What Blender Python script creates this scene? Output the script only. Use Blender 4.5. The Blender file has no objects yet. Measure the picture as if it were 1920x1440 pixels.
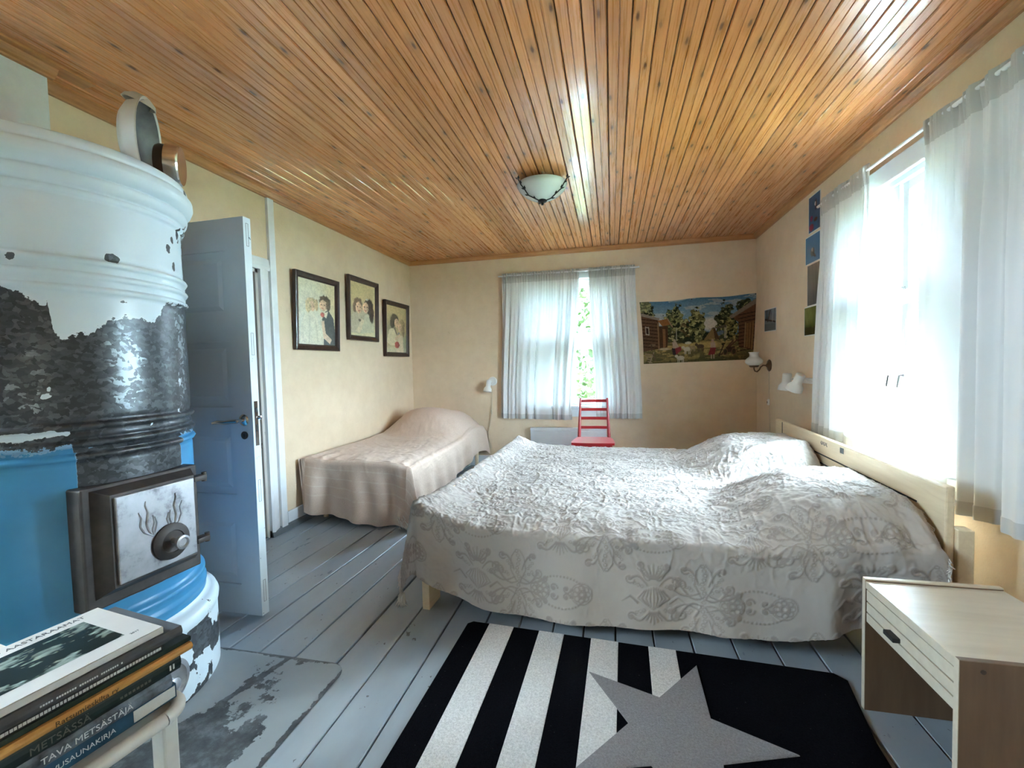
import bpy, bmesh, math, random
import numpy as np
from mathutils import Vector, Matrix
random.seed(7); RNG = np.random.default_rng(11)
scene = bpy.context.scene
COL = scene.collection
PI = math.pi

# ------------------------------------------------------------------ camera
YAW, PITCH, ROLL, FPX, CAMH = -0.2219014, -0.0427103, -0.0246236, 830.0, 1.12
f_ = Vector((math.sin(YAW)*math.cos(PITCH), math.cos(YAW)*math.cos(PITCH), math.sin(PITCH)))
r_ = f_.cross(Vector((0, 0, 1))).normalized(); u_ = r_.cross(f_)
r2 = r_*math.cos(ROLL) + u_*math.sin(ROLL); u2 = -r_*math.sin(ROLL) + u_*math.cos(ROLL)
cd = bpy.data.cameras.new('camera'); cam = bpy.data.objects.new('camera', cd); COL.objects.link(cam)
cd.sensor_width = 36.0; cd.lens = FPX/1920*36.0; cd.clip_start = 0.02; cd.clip_end = 200
M = Matrix.Identity(4)
for i, v in enumerate((r2, u2, -f_)):
    for k in range(3): M[k][i] = v[k]
M.translation = (0, 0, CAMH); cam.matrix_world = M
scene.camera = cam

# ------------------------------------------------------------------ room numbers (metres)
XL, XR, YB, YF, ZC = -2.258, 1.393, 4.774, -1.7, 2.33
WT = 0.20                                  # wall thickness
WIN_B = (-0.965, 0.055, 0.66, 2.02)          # back window opening x0,x1,z0,z1
WIN_R = (2.13, 3.13, 0.60, 2.00)           # right window opening y0,y1,z0,z1
WIN_FILL = (-0.36, 0.45, 1.10, 2.05)         # unseen left-wall window, added to let in fill light
DOOR_O = (1.73, 2.50, 0.0, 1.79)           # doorway in left wall

# ------------------------------------------------------------------ light
w = bpy.data.worlds.new('overcast'); scene.world = w; w.use_nodes = True
bg = w.node_tree.nodes['Background']
bg.inputs['Color'].default_value = (0.67, 0.83, 1.0, 1); bg.inputs['Strength'].default_value = 9.0
def portal(name, loc, rot, sx, sz):
    l = bpy.data.lights.new(name, 'AREA'); l.shape = 'RECTANGLE'; l.size = sx; l.size_y = sz
    l.cycles.is_portal = True
    o = bpy.data.objects.new(name, l); COL.objects.link(o); o.location = loc; o.rotation_euler = rot
portal('window_portal_back', ((WIN_B[0]+WIN_B[1])/2, YB+WT+.05, (WIN_B[2]+WIN_B[3])/2), (-PI/2, 0, 0), 1.1, 1.45)
portal('window_portal_right', (XR+WT+.05, (WIN_R[0]+WIN_R[1])/2, (WIN_R[2]+WIN_R[3])/2), (PI/2, 0, PI/2), 1.1, 1.5)
portal('fill_window_portal', (XL-WT-.05, (WIN_FILL[0]+WIN_FILL[1])/2, (WIN_FILL[2]+WIN_FILL[3])/2), (PI/2, 0, -PI/2), .9, 1.05)
sl = bpy.data.lights.new('outdoor_fill_sun', 'SUN'); sl.energy = 0.9; sl.angle = math.radians(25); sl.color = (1.0, .96, .90)  # added sun, aimed past the windows to brighten the outdoors
so = bpy.data.objects.new('outdoor_fill_sun', sl); COL.objects.link(so); so.rotation_euler = Vector((.75, .55, -.75)).to_track_quat('-Z', 'Y').to_euler()
scene.view_settings.view_transform = 'Standard'
scene.view_settings.look = 'None'
scene.view_settings.gamma = 1.0
scene.view_settings.use_curve_mapping = False
scene.view_settings.exposure = 4.85
scene.cycles.max_bounces = 9; scene.cycles.diffuse_bounces = 5; scene.cycles.glossy_bounces = 4
scene.cycles.transmission_bounces = 8; scene.cycles.transparent_max_bounces = 10
scene.cycles.sample_clamp_indirect = 8.0

# ------------------------------------------------------------------ materials
class NT:
    def __init__(s, name):
        s.m = bpy.data.materials.new(name); s.m.use_nodes = True; s.t = s.m.node_tree
        s.b = s.t.nodes['Principled BSDF']; s.out = s.t.nodes['Material Output']
    def n(s, typ, **k):
        nd = s.t.nodes.new(typ)
        for a, v in k.items():
            if a.startswith('i_'):
                key = a[2:].replace('_', ' ')
                nd.inputs[int(key) if key.isdigit() else key].default_value = v
            else: setattr(nd, a, v)
        return nd
    def l(s, a, b): s.t.links.new(a, b)
    def noise(s, scale, detail=4, rough=.55, vec=None, dist=0):
        nd = s.n('ShaderNodeTexNoise', i_Scale=scale, i_Detail=detail, i_Roughness=rough, i_Distortion=dist)
        if vec: s.l(vec, nd.inputs['Vector'])
        return nd.outputs['Fac']
    def ramp(s, fac, *stops, interp='LINEAR'):
        nd = s.n('ShaderNodeValToRGB'); cr = nd.color_ramp; cr.interpolation = interp
        while len(cr.elements) < len(stops): cr.elements.new(.5)
        for e, (p, c) in zip(cr.elements, stops):
            e.position = p; e.color = (c, c, c, 1) if isinstance(c, (int, float)) else (*c, 1)
        s.l(fac, nd.inputs[0]); return nd.outputs[0]
    def mix(s, fac, a, b, mode='MIX'):
        nd = s.n('ShaderNodeMix', data_type='RGBA', blend_type=mode)
        for v, i in ((fac, 0), (a, 6), (b, 7)):
            if isinstance(v, bpy.types.NodeSocket): s.l(v, nd.inputs[i])
            elif i == 0: nd.inputs[0].default_value = v
            else: nd.inputs[i].default_value = (*v, 1)
        return nd.outputs[2]
    def math(s, op, a, b=None, c=None, clamp=False):
        nd = s.n('ShaderNodeMath', operation=op, use_clamp=clamp)
        for i, v in enumerate((a, b, c)):
            if v is None: continue
            if isinstance(v, bpy.types.NodeSocket): s.l(v, nd.inputs[i])
            else: nd.inputs[i].default_value = v
        return nd.outputs[0]
    def coord(s, kind='Object'): return s.n('ShaderNodeTexCoord').outputs[kind]
    def pos(s): return s.n('ShaderNodeNewGeometry').outputs['Position']
    def mapping(s, vec, scale=(1, 1, 1), loc=(0, 0, 0)):
        nd = s.n('ShaderNodeMapping'); nd.inputs['Scale'].default_value = scale; nd.inputs['Location'].default_value = loc
        s.l(vec, nd.inputs['Vector']); return nd.outputs[0]
    def attr(s, name, out='Fac'): return s.n('ShaderNodeAttribute', attribute_name=name).outputs[out]
    def bump(s, h, strength=.3, dist=.01):
        nd = s.n('ShaderNodeBump', i_Strength=strength, i_Distance=dist); s.l(h, nd.inputs['Height']); s.l(nd.outputs[0], s.b.inputs['Normal'])
    def col(s, v):
        if isinstance(v, bpy.types.NodeSocket): s.l(v, s.b.inputs['Base Color'])
        else: s.b.inputs['Base Color'].default_value = (*v, 1)
    def rough(s, v):
        if isinstance(v, bpy.types.NodeSocket): s.l(v, s.b.inputs['Roughness'])
        else: s.b.inputs['Roughness'].default_value = v
    def set(s, **k):
        for a, v in k.items(): s.b.inputs[a.replace('_', ' ')].default_value = v
        return s.m

def paint(name, c, rough=.5, var=.06, bump=.08, scale=14, metallic=0):
    t = NT(name); p = t.coord(); nz = t.noise(scale, 5, .6, p)
    d = tuple(x*(1-var*2.2) for x in c); e = tuple(min(1, x*(1+var)) for x in c)
    t.col(t.ramp(nz, (.3, d), (.7, e))); t.rough(rough); t.b.inputs['Metallic'].default_value = metallic
    if bump: t.bump(t.noise(scale*6, 3, .6, p), bump, .004)
    return t.m
def worn_paint(name, c, under, amount=.35, rough=.45, scale=9, var=.08):
    t = NT(name); p = t.coord(); a = t.noise(scale, 6, .65, p); b = t.noise(scale*7, 3, .6, p)
    s = t.math('ADD', a, t.math('MULTIPLY', b, .25))
    mask = t.ramp(s, (.50-amount*.45, 1.0), (.52-amount*.45, 0.0))
    base = t.ramp(t.noise(scale*.5, 4, .6, p), (.3, tuple(x*(1-var) for x in c)), (.7, c))
    t.col(t.mix(mask, base, under)); t.rough(rough); t.bump(mask, .15, -.002); return t.m
def wood(name, c1, c2, rough=.4, axis='y', scale=1.0, var=.0, bump=.04):
    t = NT(name); p = t.coord(); k = {'x': (1.2, 14, 14), 'y': (14, 1.2, 14), 'z': (14, 14, 1.2)}[axis]
    v = t.mapping(p, tuple(x*scale for x in k)); nz = t.noise(3, 6, .6, v, 1.2)
    t.col(t.ramp(nz, (.3, c1), (.7, c2))); t.rough(rough)
    if bump: t.bump(nz, bump, .002)
    return t.m
def attrcol(name, rough=.7, attr='Col', bump_noise=0, spec=.5):
    t = NT(name); t.col(t.attr(attr, 'Color')); t.rough(rough); t.b.inputs['Specular IOR Level'].default_value = spec
    if bump_noise: t.bump(t.noise(bump_noise, 2, .5, t.coord()), .25, .002)
    return t.m

M_ = {}
def build_materials():
    # plaster / wallpaper walls
    t = NT('cream_wall'); p = t.pos(); a = t.noise(1.3, 5, .6, p); b = t.noise(9, 5, .65, p); c = t.noise(70, 3, .6, p)
    base = t.ramp(a, (.3, (.69, .53, .365)), (.7, (.78, .62, .45)))
    base = t.mix(.25, base, t.ramp(b, (.3, (.58, .43, .28)), (.75, (.82, .68, .50))))
    spots = t.ramp(t.noise(23, 2, .5, p), (.74, 0.0), (.78, 1.0))
    t.col(t.mix(t.math('MULTIPLY', spots, .25), base, (.42, .31, .18))); t.rough(.72); t.set(Specular_IOR_Level=.25)
    t.bump(t.math('ADD', c, t.math('MULTIPLY', b, .8)), .18, .006); M_['wall'] = t.m
    # varnished pine ceiling board (grain along world y)
    t = NT('varnished_pine'); p = t.pos(); rnd = t.n('ShaderNodeObjectInfo').outputs['Random']
    off = t.n('ShaderNodeCombineXYZ'); t.l(t.math('MULTIPLY', rnd, 37.0), off.inputs[1]); t.l(t.math('MULTIPLY', rnd, 13.0), off.inputs[0])
    va = t.n('ShaderNodeVectorMath', operation='ADD'); t.l(p, va.inputs[0]); t.l(off.outputs[0], va.inputs[1])
    q = va.outputs[0]
    g = t.noise(3.0, 7, .62, t.mapping(q, (26, .7, 1)), 1.5); tone = t.noise(1.1, 3, .5, t.mapping(q, (3, .8, 1)))
    col = t.ramp(g, (.28, (.52, .190, .058)), (.5, (.70, .280, .092)), (.74, (.84, .375, .145)))
    col = t.mix(.45, col, t.ramp(tone, (.3, (.50, .175, .055)), (.7, (.88, .415, .165))))
    tint = t.ramp(rnd, (0, (.84, .80, .76)), (1, (1.08, 1.06, 1.02)))
    col = t.mix(1.0, col, tint, 'MULTIPLY')
    kv = t.n('ShaderNodeTexVoronoi', feature='F1', voronoi_dimensions='2D'); kv.inputs['Scale'].default_value = 1.0
    t.l(t.mapping(q, (11.0, 3.4, 1)), kv.inputs['Vector'])
    wob = t.noise(60, 2, .6, q); kd = t.math('ADD', kv.outputs['Distance'], t.math('MULTIPLY', wob, .05))
    knot = t.ramp(kd, (.060, 1.0), (.115, 0.0)); halo = t.ramp(kd, (.10, 1.0), (.30, 0.0))
    keep = t.ramp(kv.outputs['Color'], (.52, 0.0), (.55, 1.0))
    col = t.mix(t.math('MULTIPLY', t.math('MULTIPLY', halo, keep), .45), col, (.30, .125, .04))
    col = t.mix(t.math('MULTIPLY', knot, keep), col, (.16, .055, .018))
    t.col(col); t.rough(t.ramp(g, (.3, .24), (.7, .34))); t.set(Coat_Weight=.9, Coat_Roughness=.13)
    t.bump(g, .10, .0025); M_['pine'] = t.m
    M_['moulding'] = wood('pine_moulding', (.36, .14, .042), (.54, .245, .085), .32, 'y')
    M_['moulding_x'] = wood('pine_moulding_x', (.36, .14, .042), (.54, .245, .085), .32, 'x')
    M_['groove'] = paint('groove_dark_wood', (.11, .05, .018), .6, .1, 0)
    # grey painted floor plank with scuffs
    t = NT('grey_floor_paint'); p = t.pos(); rnd = t.n('ShaderNodeObjectInfo').outputs['Random']
    a = t.noise(2.2, 5, .6, t.mapping(p, (2.2, .8, 1))); c = t.noise(34, 4, .7, t.mapping(p, (1.4, .8, 1)))
    base = t.ramp(a, (.3, (.27, .315, .355)), (.7, (.345, .395, .44)))
    tint = t.ramp(rnd, (0, (.90, .91, .92)), (1, (1.06, 1.05, 1.04)))
    base = t.mix(1.0, base, tint, 'MULTIPLY')
    chips = t.math('GREATER_THAN', t.math('ADD', t.math('MULTIPLY', c, .8), t.math('MULTIPLY', t.noise(5, 3, .5, p), .35)), .735)
    t.col(t.mix(chips, base, (.085, .082, .08))); t.rough(t.ramp(a, (.3, .26), (.7, .40)))
    t.bump(t.math('ADD', t.noise(4, 4, .6, t.mapping(p, (9, .7, 1))), t.math('MULTIPLY', chips, -.3)), .12, .004); M_['plank'] = t.m
    M_['gap'] = paint('plank_gap', (.035, .035, .035), .8, .1, 0)
    # worn hearth sheet
    t = NT('hearth_sheet_worn'); p = t.pos()
    a = t.noise(4.5, 6, .62, p); d = t.attr('wear')
    s = t.math('ADD', d, t.math('MULTIPLY', t.math('SUBTRACT', a, .5), 1.5)); s = t.math('ADD', s, t.math('MULTIPLY', t.math('SUBTRACT', t.noise(38, 4, .7, p), .5), .5))
    mask = t.ramp(s, (.49, 0.0), (.52, 1.0))
    pnt = t.ramp(t.noise(3, 4, .6, p), (.3, (.245, .28, .30)), (.7, (.31, .345, .365)))
    bare = t.ramp(t.noise(16, 6, .72, p), (.3, (.028, .032, .037)), (.5, (.075, .085, .095)), (.72, (.20, .22, .24)))
    t.col(t.mix(mask, pnt, bare)); t.rough(t.ramp(mask, (0, .38), (1, .5))); t.bump(mask, .3, -.002); M_['hearth'] = t.m
    # peeling stove drum
    t = NT('peeling_stove_paint'); p = t.coord()
    peel = t.attr('peel'); blue = t.attr('blue')
    n1 = t.noise(16, 5, .6, p); n2 = t.noise(60, 3, .6, p)
    e = t.math('ADD', t.math('MULTIPLY', t.math('SUBTRACT', n1, .5), .55), t.math('MULTIPLY', t.math('SUBTRACT', n2, .5), .55))
    bare = t.math('GREATER_THAN', t.math('ADD', peel, e), .5)
    rim = t.math('GREATER_THAN', t.math('ADD', peel, e), .40)
    bl = t.math('GREATER_THAN', t.math('ADD', blue, t.math('MULTIPLY', t.math('SUBTRACT', n2, .5), .3)), .5)
    pale = t.ramp(t.noise(3, 4, .6, p), (.3, (.62, .72, .78)), (.7, (.70, .79, .84)))
    blu = t.ramp(t.noise(4, 4, .6, p), (.3, (.045, .23, .43)), (.7, (.065, .29, .52)))
    paintc = t.mix(bl, pale, blu)
    v = t.n('ShaderNodeTexVoronoi', feature='F1'); v.inputs['Scale'].default_value = 62; v.inputs['Randomness'].default_value = 1
    vv = t.n('ShaderNodeVectorMath', operation='ADD'); t.l(t.mapping(p, (1, 1, 1.5)), vv.inputs[0])
    nn = t.n('ShaderNodeTexNoise', i_Scale=40.0, i_Detail=4.0); t.l(p, nn.inputs['Vector'])
    sc = t.n('ShaderNodeVectorMath', operation='SCALE'); sc.inputs['Scale'].default_value = .05; t.l(nn.outputs['Color'], sc.inputs[0]); t.l(sc.outputs[0], vv.inputs[1]); t.l(vv.outputs[0], v.inputs['Vector'])
    sep = t.n('ShaderNodeSeparateColor'); t.l(v.outputs['Color'], sep.inputs[0])
    fl = t.math('ADD', t.math('MULTIPLY', sep.outputs[0], .42), t.math('MULTIPLY', t.noise(5, 5, .65, p), .80))
    fl = t.math('ADD', fl, t.math('MULTIPLY', t.attr('flake_glare'), .40))
    met = t.ramp(fl, (.40, (.030, .033, .037)), (.66, (.065, .072, .080)), (.90, (.125, .14, .155)), (1.0, (.36, .41, .45)))
    c = t.mix(bare, t.mix(t.math('MULTIPLY', t.math('SUBTRACT', rim, bare), .25), paintc, (.75, .82, .85)), met)
    t.col(c); t.rough(t.ramp(bare, (0, .34), (1, .36)))
    mm = t.math('MULTIPLY', bare, .25); t.l(mm, t.b.inputs['Metallic'])
    t.bump(t.math('ADD', t.math('MULTIPLY', bare, -1.0), t.math('MULTIPLY', n2, .15)), .35, .0018); M_['stove'] = t.m
    t = NT('cast_iron_bright'); p = t.coord(); a = t.noise(14, 5, .65, p)
    t.col(t.ramp(a, (.30, (.16, .16, .17)), (.46, (.42, .42, .44)), (.75, (.52, .52, .55)))); t.rough(.42); t.set(Metallic=.75); t.bump(t.noise(60, 3, .6, p), .15, .002); M_['iron'] = t.m
    t = NT('cast_iron_dark'); p = t.coord(); t.col(t.ramp(t.noise(9, 4, .6, p), (.3, (.035, .03, .03)), (.7, (.10, .085, .078)))); t.rough(.55); t.set(Metallic=.4); M_['iron_dark'] = t.m
    M_['black_hole'] = paint('black_metal', (.015, .014, .014), .5, .1, 0)
    M_['chrome'] = NT('chrome').set(Base_Color=(.62, .62, .62, 1), Metallic=1.0, Roughness=.15)
    M_['brass_dark'] = NT('dark_bronze').set(Base_Color=(.16, .10, .06, 1), Metallic=.8, Roughness=.38)
    M_['iron_black'] = NT('black_iron').set(Base_Color=(.02, .022, .022, 1), Metallic=.4, Roughness=.45)
    M_['white_trim'] = paint('white_gloss_paint', (.78, .80, .82), .38, .05, .04, 5)
    M_['white_worn'] = worn_paint('old_white_window_paint', (.74, .77, .79), (.30, .29, .27), .22, .45, 11)
    M_['plaster_white'] = paint('white_plaster', (.70, .72, .74), .7, .06, .2, 6)
    M_['door_face'] = worn_paint('blue_grey_door_paint', (.58, .66, .74), (.12, .13, .14), .36, .42, 7)
    M_['door_edge'] = worn_paint('white_door_edge', (.70, .77, .80), (.12, .14, .16), .16, .5, 16)
    M_['jamb'] = worn_paint('old_cream_jamb', (.55, .52, .47), (.24, .21, .17), .14, .55, 6)
    M_['grey_skirt'] = paint('grey_skirt_paint', (.15, .17, .185), .45)
    M_['birch'] = wood('birch_veneer', (.74, .57, .37), (.83, .67, .455), .38, 'y')
    M_['birch_x'] = wood('birch_veneer_x', (.74, .57, .37), (.83, .67, .455), .38, 'x')
    t = NT('nightstand_veneer'); t.col((.66, .57, .45)); p = t.coord(); t.col(t.ramp(t.noise(2, 6, .6, t.mapping(p, (2, 16, 16))), (.3, (.58, .49, .375)), (.7, (.67, .58, .455)))); t.rough(.30); M_['ns'] = t.m
    t = NT('nightstand_shaded'); p = t.coord(); t.col(t.ramp(t.noise(2, 6, .6, t.mapping(p, (16, 16, 2))), (.3, (.125, .066, .034)), (.7, (.17, .095, .05)))); t.rough(.4); M_['ns_shaded'] = t.m  # panels coloured darker than the veneer to stand in for shade
    M_['slot'] = paint('dark_slot', (.02, .018, .016), .6, 0, 0)
    M_['red'] = worn_paint('red_chair_paint', (.40, .010, .014), (.20, .008, .010), .42, .33, 8, .15)
    M_['radiator'] = paint('white_radiator', (.66, .68, .70), .35, .02, 0)
    # sheer curtain cloth
    t = NT('white_curtain_cloth'); t.t.nodes.remove(t.b)
    p = t.coord('UV'); wv = t.n('ShaderNodeTexNoise', i_Scale=240.0, i_Detail=2.0); t.l(p, wv.inputs['Vector'])
    dif = t.n('ShaderNodeBsdfDiffuse'); tr = t.n('ShaderNodeBsdfTranslucent'); tp = t.n('ShaderNodeBsdfTransparent')
    dif.inputs[0].default_value = (.93, .92, .90, 1); tr.inputs[0].default_value = (.080, .089, .091, 1)
    a = t.n('ShaderNodeMixShader', i_0=.25); t.l(dif.outputs[0], a.inputs[1]); t.l(tr.outputs[0], a.inputs[2])
    b = t.n('ShaderNodeMixShader'); t.l(a.outputs[0], b.inputs[1]); t.l(tp.outputs[0], b.inputs[2])
    t.l(t.ramp(wv.outputs['Fac'], (.35, .0), (.65, .002)), b.inputs[0]); t.l(b.outputs[0], t.out.inputs[0]); M_['curtain'] = t.m
    t2 = NT('curtain_hem_cloth'); t2.t.nodes.remove(t2.b); dif = t2.n('ShaderNodeBsdfDiffuse'); tr = t2.n('ShaderNodeBsdfTranslucent')
    dif.inputs[0].default_value = (.84, .83, .80, 1); tr.inputs[0].default_value = (.050, .053, .054, 1)
    a = t2.n('ShaderNodeMixShader', i_0=.35); t2.l(dif.outputs[0], a.inputs[1]); t2.l(tr.outputs[0], a.inputs[2]); t2.l(a.outputs[0], t2.out.inputs[0]); M_['hem'] = t2.m
    # glass
    t = NT('window_glass'); t.t.nodes.remove(t.b); g = t.n('ShaderNodeBsdfGlossy', i_Roughness=.02); tp = t.n('ShaderNodeBsdfTransparent'); fr = t.n('ShaderNodeFresnel', i_IOR=1.45)
    tp.inputs[0].default_value = (.91, .93, .93, 1); a = t.n('ShaderNodeMixShader'); bf = t.n('ShaderNodeNewGeometry').outputs['Backfacing']; t.l(t.math('MULTIPLY', fr.outputs[0], t.math('SUBTRACT', 1.0, bf)), a.inputs[0]); t.l(tp.outputs[0], a.inputs[1]); t.l(g.outputs[0], a.inputs[2]); t.l(a.outputs[0], t.out.inputs[0]); M_['glass'] = t.m
    # woven matelasse bedspread: relief in the mesh, attribute dam tints it
    t = NT('ivory_matelasse'); p = t.coord(); d = t.attr('dam')
    c = t.mix(t.math('MULTIPLY', d, .8), (.455, .412, .374), (.305, .265, .236)); t.col(c); t.rough(.85); t.set(Specular_IOR_Level=.15, Sheen_Weight=.1)
    t.bump(t.noise(420, 2, .5, p), .12, .001); M_['spread'] = t.m
    t = NT('beige_linen'); p = t.coord(); st = t.attr('line'); a = t.noise(180, 3, .6, t.mapping(p, (1, .25, 1)))
    c = t.ramp(a, (.3, (.60, .45, .36)), (.7, (.69, .53, .43))); t.col(t.mix(st, c, (.72, .62, .52))); t.rough(.9); t.set(Specular_IOR_Level=.1, Sheen_Weight=.15); t.bump(a, .15, .0015); M_['linen'] = t.m
    M_['fringe'] = paint('cotton_fringe', (.68, .64, .58), .9, .1, 0)
    M_['mattress'] = paint('mattress_ticking', (.45, .43, .40), .9, .05, .1)
    # rug
    for nm, c in (('rug_black', (.0055, .006, .0085)), ('rug_white', (.90, .90, .90)), ('rug_grey', (.36, .35, .37))):
        t = NT(nm); p = t.pos(); a = t.noise(150, 3, .7, p); b = t.noise(420, 2, .6, p); k = .35 if nm != 'rug_black' else .6
        lint = t.ramp(t.noise(95, 2, .5, p), (.74, 0.0), (.76, 1.0))
        cc = t.ramp(t.math('ADD', t.math('MULTIPLY', a, .6), t.math('MULTIPLY', b, .4)), (.3, tuple(x*(1-k) for x in c)), (.7, tuple(x*(1+k*.5) for x in c)))
        t.col(t.mix(t.math('MULTIPLY', lint, .10), cc, (.30, .30, .31) if nm == 'rug_black' else tuple(x*.5 for x in c))); t.rough(.95); t.set(Specular_IOR_Level=.03)
        t.bump(t.math('ADD', a, b), .9, .008); M_[nm] = t.m
    M_['print'] = attrcol('printed_paper', .35)
    M_['tapestry'] = attrcol('woven_tapestry', .9, bump_noise=300, spec=.1)
    M_['photo'] = attrcol('glossy_photo', .25)
    t = NT('dark_walnut_frame'); p = t.coord(); t.col(t.ramp(t.noise(4, 4, .6, t.mapping(p, (8, 8, 2))), (.3, (.022, .011, .009)), (.7, (.06, .028, .02)))); t.rough(.3); M_['frame'] = t.m
    t = NT('frosted_lamp_glass'); t.col((.74, .78, .77)); t.rough(.25); t.set(Transmission_Weight=.15, Subsurface_Weight=.0); M_['opal'] = t.m
    M_['lamp_white'] = paint('lamp_white_plastic', (.76, .75, .72), .35, .03, 0)
    M_['cord'] = paint('beige_cord', (.62, .52, .38), .5, .04, 0)
    M_['enamel'] = worn_paint('chipped_enamel', (.55, .52, .47), (.09, .04, .02), .20, .4, 13)
    M_['enamel_in'] = paint('dull_grey_metal', (.16, .16, .155), .45, .2, .1, 12, .3)
    M_['brown_lacquer'] = paint('brown_lacquer', (.055, .028, .016), .35, .1, 0)
    M_['paper'] = paint('page_paper', (.70, .71, .70), .8, .03, .1, 60)
    M_['cover_grey'] = paint('pale_grey_cover', (.50, .47, .44), .4, .03, 0)
    M_['cover_dark'] = paint('charcoal_cover', (.085, .09, .10), .38, .25, 0, 9)
    M_['cover_stripe'] = paint('black_cover', (.03, .025, .028), .4, .2, 0)
    M_['cover_green'] = paint('dark_green_cover', (.018, .04, .026), .4, .15, 0)
    M_['cover_orange'] = paint('orange_cover', (.60, .30, .075), .45, .06, .1, 20)
    M_['cover_teal'] = paint('black_green_cover', (.012, .028, .026), .4, .2, 0)
    M_['cover_photo'] = paint('grey_blue_photo_cover', (.16, .20, .25), .35, .5, 0, 22)
    M_['cover_blue'] = paint('blue_cover', (.03, .10, .18), .35, .3, 0, 12)
    M_['ink_white'] = paint('white_lettering', (.72, .76, .78), .5, 0, 0)
    M_['ink_dark'] = paint('dark_lettering', (.12, .06, .02), .5, 0, 0)
    M_['ink_black'] = paint('black_lettering', (.05, .05, .055), .5, 0, 0)
    M_['ink_dim'] = paint('dim_lettering', (.13, .14, .12), .5, 0, 0)
    M_['trolley'] = paint('white_trolley_paint', (.74, .74, .71), .35, .04, .03)
    M_['card'] = paint('cream_card', (.58, .54, .46), .7, .05, .1)
    # outdoors
    t = NT('summer_leaf'); p = t.coord(); rnd = t.noise(9, 3, .6, t.pos()); c = t.ramp(rnd, (.3, (.015, .035, .008)), (.7, (.06, .10, .03)))
    t.col(c); t.rough(.55); M_['leaf'] = t.m
    M_['bark'] = paint('bark', (.16, .13, .10), .9, .2, .4)
    M_['grass'] = paint('meadow_grass', (.14, .20, .07), .9, .25, .3, 3)
    M_['log'] = wood('weathered_log', (.20, .20, .20), (.34, .34, .34), .85, 'y', .6, 0, .3)
    M_['roof_sheet'] = paint('grey_roofing', (.16, .18, .20), .6, .1, .1, 4)
build_materials()

# ------------------------------------------------------------------ geometry helpers
def link(o, parent=None):
    COL.objects.link(o)
    if parent is not None: o.parent = parent
    return o
def tag(o, label=None, cat=None, group=None, kind=None):
    if label: o['label'] = label
    if cat: o['category'] = cat
    if group: o['group'] = group
    if kind: o['kind'] = kind
    return o
def empty(name, loc=(0, 0, 0), rz=0.0, label=None, cat=None, group=None, kind=None, parent=None):
    o = bpy.data.objects.new(name, None); o.empty_display_size = .05; link(o, parent)
    o.location = loc; o.rotation_euler = (0, 0, rz); return tag(o, label, cat, group, kind)

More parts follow.
